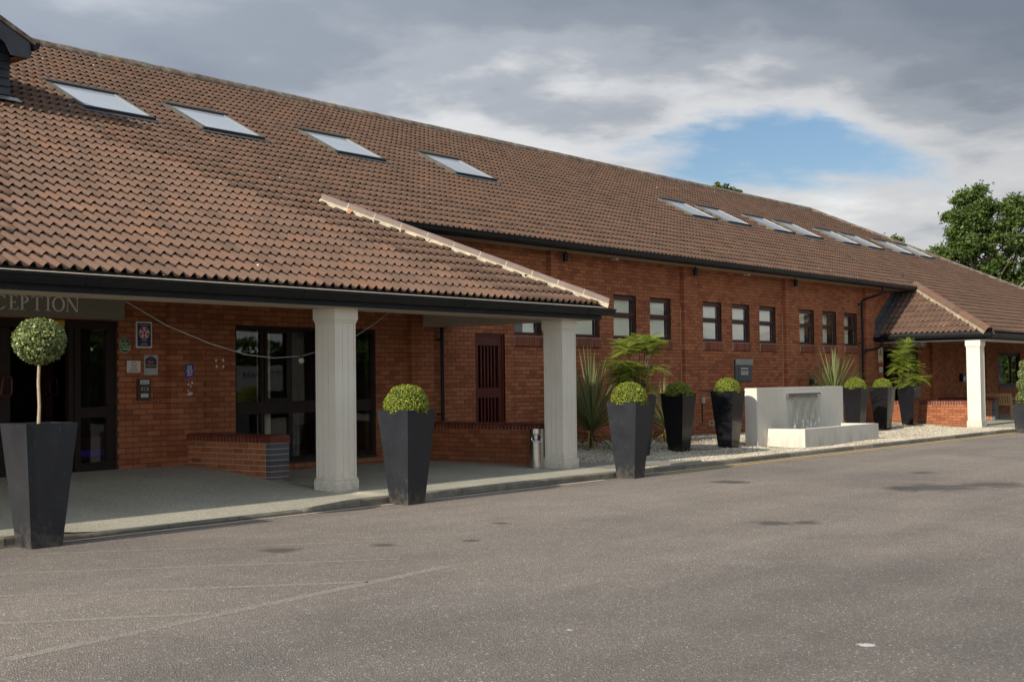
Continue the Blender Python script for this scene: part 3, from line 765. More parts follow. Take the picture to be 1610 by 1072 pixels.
for k, b in enumerate(bricks[:300]):
    w = round(b[1] - b[0], 3); h = 0.0635; key = (w, round(b[3] - b[2], 2))
    if key not in mesh_cache: mesh_cache[key] = box_mesh('brick', w, key[1], h, 'brick')
    o = bpy.data.objects.new('brick', mesh_cache[key]); o.location = ((b[0] + b[1]) / 2, b[2], b[4]); link(o, wall_o)
m = MB()
for b in bricks[300:]: m.box(*b, a=rb.uniform(0.01, 0.99))
tag(m.build('brickwork', 'brick', wall_o), kind='stuff')
# a vertical bead of mastic in each movement joint
for a, b in PIL[3:6]:
    part('movement_joint', 'pointing', H, lambda m: m.box(a - 0.012, a - 0.001, YW - 0.006, YW + 0.01, 0.05, 3.1))

# roof: underlay deck, then tiles course by course
HIP1 = lambda y: 29.2 - y
HIP2 = lambda y: 35.69 + 0.764 * (y - 11.87)
HIPR = lambda y: 45.8 + (21.87 - y)
YC, YM, YR = 11.87, 14.62, 21.87
SL = math.sqrt(1 + TP * TP); G = (YM - YC) * SL / 10
deck = MB()
def dp(x, y, d=0.014): return (x, y, roof_z(y) - d)
deck.add([dp(1.0, YC), dp(HIP1(YC), YC), dp(HIP1(YM), YM), dp(HIPR(YM), YM), dp(HIPR(YR), YR), dp(1.0, YR)], [(0, 1, 2, 3, 4, 5)])
deck.add([dp(HIP2(YC), YC), dp(HIPR(YC), YC), dp(HIPR(YM), YM), dp(HIP2(YM), YM)], [(0, 1, 2, 3)])
zb_ = roof_z(14.7)
deck.add([(1.0, YR, roof_z(YR)), (45.8, YR, roof_z(YR)), (53, 29.0, zb_), (1.0, 29.0, zb_)], [(0, 1, 2, 3)])
deck.add([(45.8, YR, roof_z(YR) - 0.014), (HIPR(YC), YC, roof_z(YC) - 0.014), (HIPR(YC), 29, roof_z(YC) - 0.014), (53, 29.0, zb_)], [(0, 1, 2, 3)])
e1, e2 = HIP1(YC), roof_z(YC) - 0.014
deck.add([(e1, YC, e2), (e1, YW, e2), (HIP1(YM), YW, roof_z(YM) - 0.014), (HIP1(YM), YM, roof_z(YM) - 0.014)], [(0, 1, 2, 3)])
roof_o = deck.build('roof', 'underlay', H)
SKY = [11.78, 14.12, 17.24, 20.72, 30.42, 32.36, 35.14, 37.14, 40.0, 41.98, 44.74, 46.70]
SKW, SKY0, SKY1 = 1.34, 17.98, 19.08
W1 = 0.152; TW = 2 * W1
PU = [0, .02, .058, .072, .083, .097, .111, .125, .139, .152]; PZ = [.005, 0, 0, .005, .020, .032, .0365, .032, .020, .005]
prof_u = PU + [W1 + u for u in PU[1:]]; prof_z = PZ + PZ[1:]
NP = len(prof_u); LAP = 0.05; TH = 0.014
def tile_local(j1, j2, j3):
    """points in (u, s, n); lower edge lifted on the course below"""
    lo = [(u, 0.0 + j1, z * 1.45 + 0.020 + j2) for u, z in zip(prof_u, prof_z)]
    up = [(u, G + LAP + j1, z * 0.9 - 0.002 + j3) for u, z in zip(prof_u, prof_z)]
    fr = [(u, 0.003 + j1, z * 1.45 + 0.020 - TH + j2) for u, z in zip(prof_u, prof_z)]
    return lo + up + fr
TF = [(i, i + 1, NP + i + 1, NP + i) for i in range(NP - 1)] + [(2 * NP + i, 2 * NP + i + 1, i + 1, i) for i in range(NP - 1)]
TFn = np.array(TF)
rt_ = random.Random(9)
tiles = []      # (x0, s0, clipped)
nx = int((56 - 3.0) / TW)
ncourse = int((YR - YC) * SL / G) + 1
for c in range(ncourse):
    s0 = c * G; y0 = YC + s0 / SL; y1 = YC + (s0 + G) / SL; ym = (y0 + y1) / 2
    for i in range(nx):
        x0 = 3.0 + i * TW + (TW / 2 if False else 0); x1 = x0 + TW
        clip = None
        if c < 10:
            if x0 < HIP1(y0):
                if x1 > HIP1(y1 + 0.05): clip = ('hi', HIP1)
            elif x1 > HIP2(y0) and x0 < HIPR(y1):
                if x0 < HIP2(y1 + 0.05): clip = ('lo', HIP2)
            else: continue
        else:
            if x0 > HIPR(y0): continue
            if x1 > HIPR(y1 + 0.05): clip = ('hi', HIPR)
        if any(sx - 0.02 < (x0 + x1) / 2 < sx + SKW + 0.02 and SKY0 < ym < SKY1 - 0.02 for sx in SKY): continue
        tiles.append((x0, s0, clip))
def tile_rank(t):
    if t[2]: return 999
    y = YC + t[1] / SL; q = px_of((t[0] + TW / 2, y, roof_z(y)))
    if q is None or not (10 < q[0] < 1600) or not (10 < q[1] < 1060): return 999
    return q[2]
tiles.sort(key=tile_rank)
# five shared tile meshes, laid slightly unevenly
tm = []
for k in range(5):
    mm = MB(); mm.v = tile_local(rt_.uniform(-.004, .004), rt_.uniform(-.002, .004), rt_.uniform(-.002, .002)); mm.f = TF; mm.a = [0] * len(TF); mm.smooth = False
    me = mm.mesh('tile', 'roof_tile'); tm.append(me)
ROT = math.atan(TP)
for t in tiles[:300]:
    y = YC + t[1] / SL
    o = bpy.data.objects.new('tile', rt_.choice(tm)); o.location = (t[0], y, roof_z(y)); o.rotation_euler = (ROT, 0, 0); link(o, roof_o)
V = V3()
for t in tiles[300:]:
    p = np.array(tile_local(rt_.uniform(-.005, .005), rt_.uniform(-.003, .005), rt_.uniform(-.002, .002)))
    x = p[:, 0] + t[0]; s = p[:, 1] + t[1]; nn = p[:, 2]
    s = np.minimum(s + .006 * math.sin(t[0] * .8 + t[1] * 2.1), (YR - YC) * SL); nn = nn + .004 * math.sin(t[0] * 1.3 + t[1] * .7)
    y = YC + s / SL
    if t[2]:
        lim = np.array([t[2][1](yy) for yy in y]); x = np.minimum(x, lim) if t[2][0] == 'hi' else np.maximum(x, lim)
    P = np.stack([x, y + nn * NRM.y, roof_z(y) + nn * NRM.z], 1)
    V.add(P, TFn, np.full(len(TF), rt_.uniform(0.01, 0.99)))
tag(V.build('tiling', 'roof_tile', roof_o, (20, 15, 4)), kind='stuff')
# tiled cheek of the far porch (slopes down towards -X)
FX0, FX1 = 35.69, HIP2(14.7); FZ0 = roof_z(YC); FT = (roof_z(14.7) - FZ0) / (FX1 - FX0); FSL = math.sqrt(1 + FT * FT)
part('porch_roof', 'underlay', H, lambda m: m.add([(FX0, YC, FZ0 - .014), (FX0, YW, FZ0 - .014), (FX1, YW, FZ0 + FT * (FX1 - FX0) - .014), (FX1, 14.7, FZ0 + FT * (FX1 - FX0) - .014)], [(3, 2, 1, 0)]))
pr_o = [o for o in bpy.data.objects if o.name.startswith('porch_roof')][0]
fn = Vector((-FT, 0, 1)).normalized(); Gf = 0.29
for c in range(int((FX1 - FX0) * FSL / Gf) + 1):
    for i in range(12):
        s0 = c * Gf; xa = FX0 + s0 / FSL; yt = YW - i * TW          # width runs towards -Y
        yh = YC + (xa - FX0) / 0.764
        if yt - 0.04 < yh: continue
        mm = MB(); pl = tile_local(rt_.uniform(-.005, .005), rt_.uniform(-.002, .004), 0)
        for u, s, nn in pl:
            s = min(s + s0 - LAP * 0, (FX1 - FX0) * FSL); x = FX0 + s / FSL; y = max(yt - u, YC + (x - FX0) / 0.764)
            mm.v.append((x + fn.x * nn, y, FZ0 + FT * (x - FX0) + fn.z * nn))
        mm.f = TF; mm.a = [0] * len(TF)
        mm.build('tile', 'roof_tile', pr_o)
# a few newer orange tiles at the head of the hip
for (x0, c) in ((14.25, 10), (14.55, 10)):
    mm = MB(); mm.v = [(x0 + u, YC + (c * G + s) / SL + (nn + .012) * NRM.y, roof_z(YC + (c * G + s) / SL) + (nn + .012) * NRM.z) for u, s, nn in tile_local(0, 0, 0)]
    mm.f = TF; mm.a = [0] * len(TF); mm.build('tile', 'new_tile', roof_o)
# capping tiles: angular half-round section laid along a line
def capping(p, q, L, w, rise, mat, name, parent, mortar=None, gap=0.012, mort_side=-1, jitter=0.004):
    p = Vector(p); q = Vector(q); d = (q - p).normalized(); tot = (q - p).length; n = max(1, round(tot / L)); L = tot / n
    side = d.cross(Vector((0, 0, 1))).normalized(); up = side.cross(d).normalized()
    sec = [(-w * 1.06, -0.045), (-w, 0), (-w * 0.72, rise * 0.62), (-w * 0.3, rise * 0.96), (0, rise * 1.03), (w * 0.3, rise * 0.96), (w * 0.72, rise * 0.62), (w, 0), (w * 1.06, -0.045)]
    inn = [(a * 0.86, b * 0.82 - 0.004) for a, b in sec][::-1]
    ring = sec + inn; k = len(ring)
    for i in range(n):
        a = p + d * (i * L + gap / 2); b = p + d * ((i + 1) * L - gap / 2); ja, jb = rt_.uniform(-jitter, jitter), rt_.uniform(-jitter, jitter)
        m = MB(); m.add([a + side * u + up * (v + ja) for u, v in ring] + [b + side * u + up * (v + jb) for u, v in ring],
              [tuple(range(k))[::-1], tuple(range(k, 2 * k))] + [(j, (j + 1) % k, k + (j + 1) % k, k + j) for j in range(k)])
        m.build(name, mat, parent)
    if mortar:
        m = MB(); nn = int(tot / 0.06)
        for i in range(nn + 1):
            c = p + d * (tot * i / nn); wv = 0.022 * rt_.random() + 0.016 * math.sin(i * 0.37 + 2 * math.sin(i * 0.11))
            for sgn in (-1, 1):
                m.v += [tuple(c + side * sgn * (w * 0.9) - up * 0.03), tuple(c + side * sgn * (w * 1.06 + 0.012) - up * 0.035), tuple(c + side * sgn * (w * 1.06 + 0.03 + wv) - up * (0.105 + 0.5 * wv))]
        for i in range(nn):
            for h in (0, 3):
                for r in (0, 1):
                    A = i * 6 + h + r; B2 = A + 6
                    m.f.append((A, A + 1, B2 + 1, B2)); m.a.append(0)
        m.smooth = True
        m.build('mortar_bedding', mortar, parent)
        for i in range(1, n):
            c = p + d * (i * L)
            mj = MB(); mj.add([c - d * gap * .55 + side * u * .985 + up * (v * .97) for u, v in sec] + [c + d * gap * .55 + side * u * .985 + up * (v * .97) for u, v in sec], [(j, j + 1, len(sec) + j + 1, len(sec) + j) for j in range(len(sec) - 1)]); mj.build('mortar_joint', mortar, parent)
def hp(x, y, l=0.075): return (x, y, roof_z(y) + l)
capping(hp(HIP1(15.06), 15.06, 0.085), hp(HIP1(11.83), 11.83, 0.08), 0.46, 0.105, 0.066, 'hip_tile', 'hip_tile', H, 'pale_mortar')
capping(hp(HIP2(14.72), 14.72, 0.07), hp(HIP2(11.83), 11.83, 0.05), 0.44, 0.13, 0.095, 'roof_tile', 'hip_tile', H, 'mortar_brown')
capping((3.0, YR, roof_z(YR) + 0.02), (45.8, YR, roof_z(YR) + 0.02), 0.45, 0.13, 0.10, 'ridge_tile', 'ridge_tile', H, None)
capping((45.8, YR, roof_z(YR) + 0.03), (HIPR(12), 12, roof_z(12) + 0.03), 0.45, 0.13, 0.085, 'ridge_tile', 'hip_tile', H, None)

# skylights
def rp(x, y, n): return Vector((x, y + n * NRM.y, roof_z(y) + n * NRM.z))
def rbox(m, x0, x1, y0, y1, n0, n1):
    vs = [rp(x0, y0, n0), rp(x1, y0, n0), rp(x1, y1, n0), rp(x0, y1, n0), rp(x0, y0, n1), rp(x1, y0, n1), rp(x1, y1, n1), rp(x0, y1, n1)]
    return m.add(vs, BOXF)
for i, sx in enumerate(SKY):
    a, b, c, d = sx, sx + SKW, SKY0, SKY1
    def fr(m):
        rbox(m, a, a + 0.06, c, d, -0.01, 0.098); rbox(m, b - 0.06, b, c, d, -0.01, 0.098)
        rbox(m, a + 0.06, b - 0.06, c, c + 0.05, -0.01, 0.09); rbox(m, a + 0.06, b - 0.06, d - 0.08, d, -0.01, 0.095)
    s_o = part('skylight', 'skylight_frame', H, fr)
    part('hood', 'skylight_dark', s_o, lambda m: rbox(m, a - 0.015, b + 0.01, d - 0.07, d + 0.03, 0.099, 0.122))
    part('pane', 'roof_glass', s_o, lambda m: rbox(m, a + 0.06, b - 0.06, c + 0.05, d - 0.08, 0.080, 0.084))
    part('lining', 'skylight_blind', s_o, lambda m: rbox(m, a + 0.07, b - 0.07, c + 0.05, d - 0.09, 0.066, 0.072))
    part('bottom_rail', 'skylight_dark', s_o, lambda m: rbox(m, a - 0.01, b + 0.01, c - 0.03, c + 0.010, 0.0, 0.0985))
    part('lit_edge_strip', 'sign_grey', s_o, lambda m: rbox(m, b - 0.070, b - 0.0605, c + 0.05, d - 0.08, 0.085, 0.100))  # paler strip that paints the highlight on the frame's right inner edge
    part('flashing', 'lead', s_o, lambda m: rbox(m, a - 0.08, b + 0.08, c - 0.13, c - 0.03, 0.045, 0.055))

# eaves: gutter, fascia, soffit
def gutter_x(name, x0, x1, y, z, parent, w=0.125, h=0.105):
    """ogee gutter running along X, front lip at y"""
    o = [(y + w, z), (y, z), (y - 0.004, z - 0.012), (y + 0.012, z - 0.03), (y + 0.016, z - 0.07), (y + 0.045, z - h), (y + w, z - h)]
    i = [(y + w - 0.006, z - h + 0.008), (y + 0.05, z - h + 0.008), (y + 0.022, z - 0.07), (y + 0.018, z - 0.012), (y + w - 0.006, z - 0.012)]
    poly = [o[1], o[2], o[3], o[4], o[5], o[6], o[0], (y + w, z - 0.004), (y + w - 0.008, z - 0.004)] + [i[0], i[1], i[2], (y + 0.018, z - 0.006)]
    m = MB(); m.prism(poly, 'x', x0, x1); g_o = m.build(name, 'black_plastic', parent)
    xx = x0 + 0.8
    while xx < x1:
        part('gutter_joint', 'black_plastic', g_o, lambda m: m.prism([(y - 0.006, z + 0.004), (y - 0.010, z - 0.012), (y + 0.008, z - 0.034), (y + 0.012, z - 0.074), (y + 0.043, z - h - 0.006), (y + w, z - h - 0.006), (y + w, z - h), (y + 0.045, z - h + 0.002), (y + 0.016, z - 0.07), (y + 0.012, z - 0.03), (y, z)], 'x', xx - 0.02, xx + 0.02))
        xx += 3.0
    return g_o
gutter_x('gutter', 1.0, 17.52, 11.775, 2.62, H)
part('fascia', 'black_fascia', H, lambda m: m.box(1.0, 17.28, 11.905, 11.935, 2.445, 2.655))
part('eaves_felt', 'soffit_paint', H, lambda m: m.add([(1.0, 11.79, 2.632), (17.3, 11.79, 2.632), (17.3, 11.95, 2.672), (1.0, 11.95, 2.672)], [(0, 1, 2, 3)]))
def beam(m):
    m.box(1.0, 17.15, 11.936, 12.50, 2.44, 2.66)
part('porch_beam', 'soffit_paint', H, beam)
part('cross_beam', 'soffit_paint', H, lambda m: m.box(16.52, 16.88, 12.50, YW - 0.11, 2.425, 2.72))
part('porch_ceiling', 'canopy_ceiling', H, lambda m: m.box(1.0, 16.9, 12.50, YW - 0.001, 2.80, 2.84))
part('side_fascia', 'black_fascia', H, lambda m: m.box(17.26, 17.29, 11.936, YW - 0.01, 2.445, 2.655))
gutter_x('gutter', 14.72, 37.62, 14.565, 4.115, H)
part('fascia', 'black_fascia', H, lambda m: m.box(14.6, 37.5, 14.70, 14.725, 3.985, 4.13))
part('soffit', 'soffit_paint', H, lambda m: m.box(14.0, 38.0, 14.726, YW + 0.05, 4.0, 4.02))
# far porch
gutter_x('gutter', 35.56, 57, 11.775, 2.62, H)
def gut_side(m):
    x = 35.56; z = 2.62; h = 0.105; w = 0.125
    m.prism([(x, z), (x - 0.004, z - 0.012), (x + 0.012, z - 0.03), (x + 0.016, z - 0.07), (x + 0.045, z - h), (x + w, z - h), (x + w, z - 0.005), (x + 0.115, z - 0.005), (x + 0.115, z - h + 0.01), (x + 0.05, z - h + 0.01), (x + 0.024, z - 0.07), (x + 0.018, z - 0.006)], 'y', 11.775, YW - 0.02)
part('gutter', 'black_plastic', H, gut_side)
part('fascia', 'black_fascia', H, lambda m: (m.box(35.70, 57, 11.905, 11.935, 2.455, 2.655), m.box(35.70, 35.73, 11.936, YW - 0.01, 2.455, 2.655)))
part('porch_beam', 'white_paint', H, lambda m: (m.box(35.731, 57, 11.936, 12.50, 2.44, 2.63), m.box(35.731, 36.1, 12.50, YW - 0.11, 2.44, 2.63)))
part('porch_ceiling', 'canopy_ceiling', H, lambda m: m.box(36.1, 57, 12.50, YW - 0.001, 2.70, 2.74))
# lead flashing of the porch roof against the wall
def lead(m):
    xs_ = frange(35.5, 38.6, 6)
    for i in range(6):
        a, b = xs_[i], xs_[i + 1]; za, zb2 = FZ0 + FT * (a - FX0), FZ0 + FT * (b - FX0)
        if b > 38.2: b = 38.1; zb2 = FZ0 + FT * (b - FX0)
        o = 0.004 * (i % 2)
        m.add([(a, YW - 0.012 - o, za + 0.05), (b + 0.03, YW - 0.012 - o, zb2 + 0.07), (b + 0.03, YW - 0.012 - o, zb2 + 0.30), (a, YW - 0.012 - o, za + 0.26)], [(0, 1, 2, 3)])
        m.add([(a, YW - 0.010, za + 0.06), (b + 0.03, YW - 0.010, zb2 + 0.075), (b + 0.03, YW - 0.30, zb2 + 0.055), (a, YW - 0.30, za + 0.055)], [(3, 2, 1, 0)])
part('flashing', 'lead', H, lead)
# rainwater pipes
dpo = part('downpipe', 'black_plastic', H, lambda m: m.tube([(17.02, 15.10, 0.12), (17.02, 15.10, 2.46), (17.02, 14.9, 2.58)], 0.034, 10))
for z in (0.9, 2.2): part('pipe_bracket', 'black_plastic', dpo, lambda m: (m.lathe((17.02, 15.10), [(0.036, z), (0.043, z + .003), (0.043, z + .035), (0.036, z + .038)], 12), m.box(16.97, 17.07, 15.13, 15.205, z + .008, z + .03)))
dpo = part('downpipe', 'black_plastic', H, lambda m: m.tube([(35.22, 14.63, 4.02), (35.22, 14.63, 3.88), (35.16, 14.69, 3.80), (34.84, 15.04, 3.66), (34.80, 15.09, 3.58), (34.80, 15.09, 0.15)], 0.036, 10))
for z in (1.2, 2.42, 3.5): part('pipe_bracket', 'black_plastic', dpo, lambda m: (m.lathe((34.80, 15.09), [(0.037, z), (0.045, z + .003), (0.045, z + .04), (0.037, z + .043)], 12), m.box(34.74, 34.86, 15.12, 15.205, z + .008, z + .03)))
part('pipe_branch', 'black_plastic', dpo, lambda m: m.tube([(35.62, 14.86, 2.54), (35.62, 14.88, 2.36), (35.5, 14.95, 2.28), (34.95, 15.06, 2.22), (34.82, 15.09, 2.12)], 0.034, 10))

# columns
def column(x0, y0, zb, zt, with_boards=True):
    c = 0.41
    col_o = part('column', 'column_paint', H, lambda m: m.box(x0 + 0.035, x0 + c - 0.035, y0 + 0.035, y0 + c - 0.035, zb, zt))
    part('base', 'column_paint', col_o, lambda m: m.box(x0, x0 + c, y0, y0 + c, zb - 0.03, zb + 0.145), bevel=0.004)
    part('base_moulding', 'column_paint', col_o, lambda m: m.box(x0 + 0.006, x0 + c - 0.006, y0 + 0.006, y0 + c - 0.006, zb + 0.146, zb + 0.172), bevel=0.006)
    part('capital', 'column_paint', col_o, lambda m: m.box(x0 - 0.002, x0 + c + 0.002, y0 - 0.002, y0 + c + 0.002, zt - 0.15, zt), bevel=0.004)
    part('capital_moulding', 'column_paint', col_o, lambda m: m.box(x0 + 0.009, x0 + c - 0.009, y0 + 0.009, y0 + c - 0.009, zt - 0.182, zt - 0.151), bevel=0.005)
    z0, z1 = zb + 0.172, zt - 0.182
    s0 = 0.022; inner = c - 2 * s0; cw = 0.030
    # corner posts and three boards a face, a groove between each
    ps = [(0, cw)] + [(cw + 0.005 + k * (inner - 2 * cw - 0.005) / 3, cw + (k + 1) * (inner - 2 * cw - 0.005) / 3) for k in range(3)] + [(inner - cw, inner)]
    for face in range(4):
        for k, (a, b) in enumerate(ps):
            if k in (0, 4) and face in (1, 3): a, b = (a + 0.0145, b) if k == 0 else (a, b - 0.0145)
            d = 0.0 if k in (0, 4) else 0.004
            if face == 0: q = (x0 + s0 + a, x0 + s0 + b, y0 + s0 + d, y0 + s0 + 0.0145)
            elif face == 2: q = (x0 + s0 + a, x0 + s0 + b, y0 + c - s0 - 0.0145, y0 + c - s0 - d)
            elif face == 1: q = (x0 + c - s0 - 0.0145, x0 + c - s0 - d, y0 + s0 + a, y0 + s0 + b)
            else: q = (x0 + s0 + d, x0 + s0 + 0.0145, y0 + s0 + a, y0 + s0 + b)
            part('board', 'column_paint', col_o, lambda m: m.box(*q, z0, z1))
column(11.585, 12.10, 0.09, 2.44)
column(16.475, 12.10, 0.09, 2.44)
column(35.65, 12.10, 0.08, 2.44)
column(45.4, 12.10, 0.08, 2.44)
column(54.9, 12.10, 0.08, 2.44)

# windows of the long wall
for wi, (nm, x0) in enumerate(WIN):
    x1 = x0 + WW; yf, yb2 = YW + 0.065, YW + 0.12
    def frame(m):
        m.box(x0 + 0.003, x0 + 0.045, yf, yb2, WZ0, WZ1 - 0.003); m.box(x1 - 0.045, x1 - 0.003, yf, yb2, WZ0, WZ1 - 0.003)
        m.box(x0 + 0.045, x1 - 0.045, yf, yb2, WZ1 - 0.05, WZ1 - 0.003); m.box(x0 + 0.045, x1 - 0.045, yf, yb2, WZ0, WZ0 + 0.045)
        m.box(x0 + 0.045, x1 - 0.045, yf, yb2, 2.785, 2.835)
    w_o = part('window', 'brown_frame', H, frame)
    def sash(m):
        a, b, c, d, y0, y1 = x0 + 0.030, x1 - 0.030, 2.838, WZ1 - 0.035, yf - 0.022, yf - 0.001
        m.box(a, a + 0.045, y0, y1, c, d); m.box(b - 0.045, b, y0, y1, c, d); m.box(a + 0.045, b - 0.045, y0, y1, d - 0.07, d); m.box(a + 0.045, b - 0.045, y0, y1, c, c + 0.05)
    part('sash', 'brown_frame', w_o, sash)
    part('pane', 'glass', w_o, lambda m: m.box(x0 + 0.075, x1 - 0.075, yf + 0.008, yf + 0.014, 2.888, WZ1 - 0.105))
    part('pane', 'glass', w_o, lambda m: m.box(x0 + 0.045, x1 - 0.045, yf + 0.018, yf + 0.024, WZ0 + 0.045, 2.785))
    part('spacer', 'sign_silver', w_o, lambda m: m.box(x1 - 0.062, x1 - 0.047, yf + 0.026, yf + 0.034, WZ0 + 0.045, WZ1 - 0.05))
    cov = (0.05, 0.045, 0.10, 0.10, 0.10, 0.10, 0.10, 0.30, 0.32, 0.30)[wi]
    if wi >= 7: part('blind', 'blind', w_o, lambda m: m.box(x0 + cov, x1 - 0.13, yf + 0.16, yf + 0.163, WZ0 + 0.02, WZ1 - 0.02))
    elif wi != 0: part('blind', 'blind', w_o, lambda m: m.box(x0 + 0.02, x1 - 0.115, yf + 0.045, yf + 0.049, WZ0 + 0.0, WZ1 - 0.03))
    else: part('blind', 'blind', w_o, lambda m: m.box(x0 + 0.40, x1 - 0.115, yf + 0.045, yf + 0.049, WZ0 + 0.0, WZ1 - 0.03))
    m = MB(); n = 12; wd = (WW + 0.015) / n
    for k in range(n):
        xa = x0 - 0.005 + k * wd; j = rb.uniform(-0.003, 0.003)
        m.prism([(YW - 0.035 + j, WZ0 - 0.218), (YW + 0.06, WZ0 - 0.218), (YW + 0.06, WZ0 - 0.004), (YW - 0.012 + j, WZ0 - 0.022), (YW - 0.035 + j, WZ0 - 0.045)], 'x', xa + 0.003, xa + wd - 0.004, a=rb.uniform(0.01, 0.99))
    sl_o = m.build('sill', 'sill_brick', w_o)
    part('sill_mortar', 'pointing', w_o, lambda m: m.box(x0 - 0.004, x1 + 0.008, YW - 0.026, YW + 0.055, WZ0 - 0.216, WZ0 - 0.03))
# pot plants on the sill of the window beside the porch post
part('window_ornament', 'sign_white', w_o, lambda m: m.lathe((33.95, YW + 0.22), [(0.03, 2.36), (0.045, 2.44), (0.04, 2.45)], 10))

# big reception window
x0, x1, z0, z1 = RWIN; yf, yb2 = YW + 0.05, YW + 0.11
MU = [13.085, 13.64, 14.19, 14.83]
def rwf(m):
    m.box(x0 + 0.002, x0 + 0.06, yf, yb2, z0 + 0.06, z1 - 0.06); m.box(x1 - 0.06, x1 - 0.002, yf, yb2, z0 + 0.06, z1 - 0.06)
    m.box(x0 + 0.002, x1 - 0.002, yf, yb2, z1 - 0.06, z1 - 0.002); m.box(x0 + 0.002, x1 - 0.002, yf, yb2, z0, z0 + 0.06)
    m.box(x0 + 0.06, x1 - 0.06, yf - 0.012, yb2, 1.03, 1.21)
    for u in MU: m.box(u - 0.035, u + 0.035, yf - 0.006, yb2, z0 + 0.06, 1.03); m.box(u - 0.035, u + 0.035, yf - 0.006, yb2, 1.21, z1 - 0.06)
rw_o = part('window', 'dark_frame', H, rwf)
for a, b in zip([x0 + 0.06] + [u + 0.035 for u in MU], [u - 0.035 for u in MU] + [x1 - 0.06]):
    part('pane', 'glass', rw_o, lambda m: m.box(a, b, yf + 0.02, yf + 0.026, z0 + 0.06, 1.03))
    part('pane', 'glass', rw_o, lambda m: m.box(a, b, yf + 0.02, yf + 0.026, 1.21, z1 - 0.06))
for a, b in ((MU[0] + 0.035, MU[1] - 0.035), (MU[2] + 0.035, MU[3] - 0.035)):
    def sash(m):
        y0_, y1_ = yf - 0.028, yf - 0.001; c, d = 1.212, z1 - 0.062
        m.box(a, a + 0.05, y0_, y1_, c, d); m.box(b - 0.05, b, y0_, y1_, c, d); m.box(a + 0.05, b - 0.05, y0_, y1_, d - 0.05, d); m.box(a + 0.05, b - 0.05, y0_, y1_, c, c + 0.05)
    part('sash', 'dark_frame', rw_o, sash)
part('sill', 'dark_frame', rw_o, lambda m: m.prism([(YW - 0.03, z0 - 0.012), (YW + 0.12, z0 - 0.012), (YW + 0.12, z0 - 0.001), (YW - 0.03, z0 - 0.006)], 'x', x0 - 0.03, x1 + 0.03))
cu = MB()
for k in range(9):
    xa = 13.16 + k * 0.028
    cu.tube([(xa, YW + 0.24, 0.36), (xa, YW + 0.24, 2.30)], 0.017, 8)
cu.build('curtain', 'curtain', rw_o)

# reception entrance
x0, x1, _, z1 = DOOR; yf, yb2 = YW + 0.04, YW + 0.12; zf = 0.33
def dfr(m):
    m.box(x1 - 0.14, x1 - 0.002, yf, yb2, 0.2, z1 - 0.002); m.box(x0 + 0.002, x0 + 0.14, yf, yb2, 0.2, z1 - 0.002)
    m.box(x0 + 0.14, x1 - 0.14, yf, yb2, z1 - 0.12, z1 - 0.002)
    for u in (9.82, 9.905): m.box(u - 0.035, u + 0.03, yf, yb2, 0.2, z1 - 0.12)
    m.box(9.935, x1 - 0.14, yf, yb2, 1.06, 1.20); m.box(9.935, x1 - 0.14, yf, yb2, 0.25, 0.46); m.box(9.935, 9.96, yf, yb2, 0.46, 1.06); m.box(9.935, 9.96, yf, yb2, 1.2, z1 - .12)
de = part('entrance_doors', 'dark_frame', H, dfr)
part('pane', 'glass', de, lambda m: m.box(9.96, x1 - 0.14, yf + 0.03, yf + 0.036, 0.46, 1.06)); part('pane', 'glass', de, lambda m: m.box(9.96, x1 - 0.14, yf + 0.03, yf + 0.036, 1.20, z1 - 0.12))
def leaf(m):
    a, b = 7.72, 8.955
    m.box(a, a + 0.2, yf + 0.01, yb2 - 0.01, 0.31, z1 - 0.13); m.box(b - 0.21, b, yf + 0.01, yb2 - 0.01, 0.31, z1 - 0.13)
    m.box(a + 0.2, b - 0.21, yf + 0.01, yb2 - 0.01, z1 - 0.28, z1 - 0.13); m.box(a + 0.2, b - 0.21, yf + 0.01, yb2 - 0.01, 0.31, 0.62); m.box(a + 0.2, b - 0.21, yf + 0.01, yb2 - 0.01, 1.1, 1.28)
lf = part('door_leaf', 'dark_frame', de, leaf)
part('pane', 'glass', de, lambda m: m.box(7.92, 8.745, yf + 0.035, yf + 0.041, 0.62, 1.1)); part('pane', 'glass', de, lambda m: m.box(7.92, 8.745, yf + 0.035, yf + 0.041, 1.28, z1 - 0.28))
def dhandle(xc, y, s=1): return lambda m: m.tube([(xc - .07 * s, y, 1.36), (xc - .07 * s, y - .05, 1.38), (xc - .04 * s, y - .06, 1.60), (xc + .05 * s, y - .06, 1.61), (xc + .075 * s, y - .06, 1.58), (xc + .075 * s, y - .06, 1.40), (xc + .05 * s, y - .06, 1.365), (xc - .05 * s, y - .055, 1.365)], 0.014, 8)
part('handle', 'mahogany', de, dhandle(8.86, yf))
# inner lobby doors
yl = 17.2
def inner(m):
    for a, b in ((9.3, 10.64), (10.66, 12.0)):
        m.box(a, a + 0.11, yl, yl + 0.05, 0.36, 2.3); m.box(b - 0.11, b, yl, yl + 0.05, 0.36, 2.3); m.box(a + .11, b - .11, yl, yl + 0.05, 2.15, 2.3); m.box(a + .11, b - .11, yl, yl + 0.05, 0.36, 0.72)
part('inner_doors', 'brown_frame', de, inner)
part('pane', 'glass', de, lambda m: m.box(9.41, 10.53, yl + .02, yl + .026, .72, 2.15)); part('pane', 'glass', de, lambda m: m.box(10.77, 11.89, yl + .02, yl + .026, .72, 2.15))
part('handle', 'mahogany', de, dhandle(10.56, yl)); part('handle', 'mahogany', de, dhandle(10.76, yl, -1))
part('led_strip', 'led_blue', de, lambda m: m.box(10.3, 11.4, 16.6, 16.63, 0.46, 0.55))
nb = part('notice_strip', 'sign_gold', de, lambda m: m.box(9.36, 9.72, yf - 0.004, yf - 0.001, 2.26, 2.345))

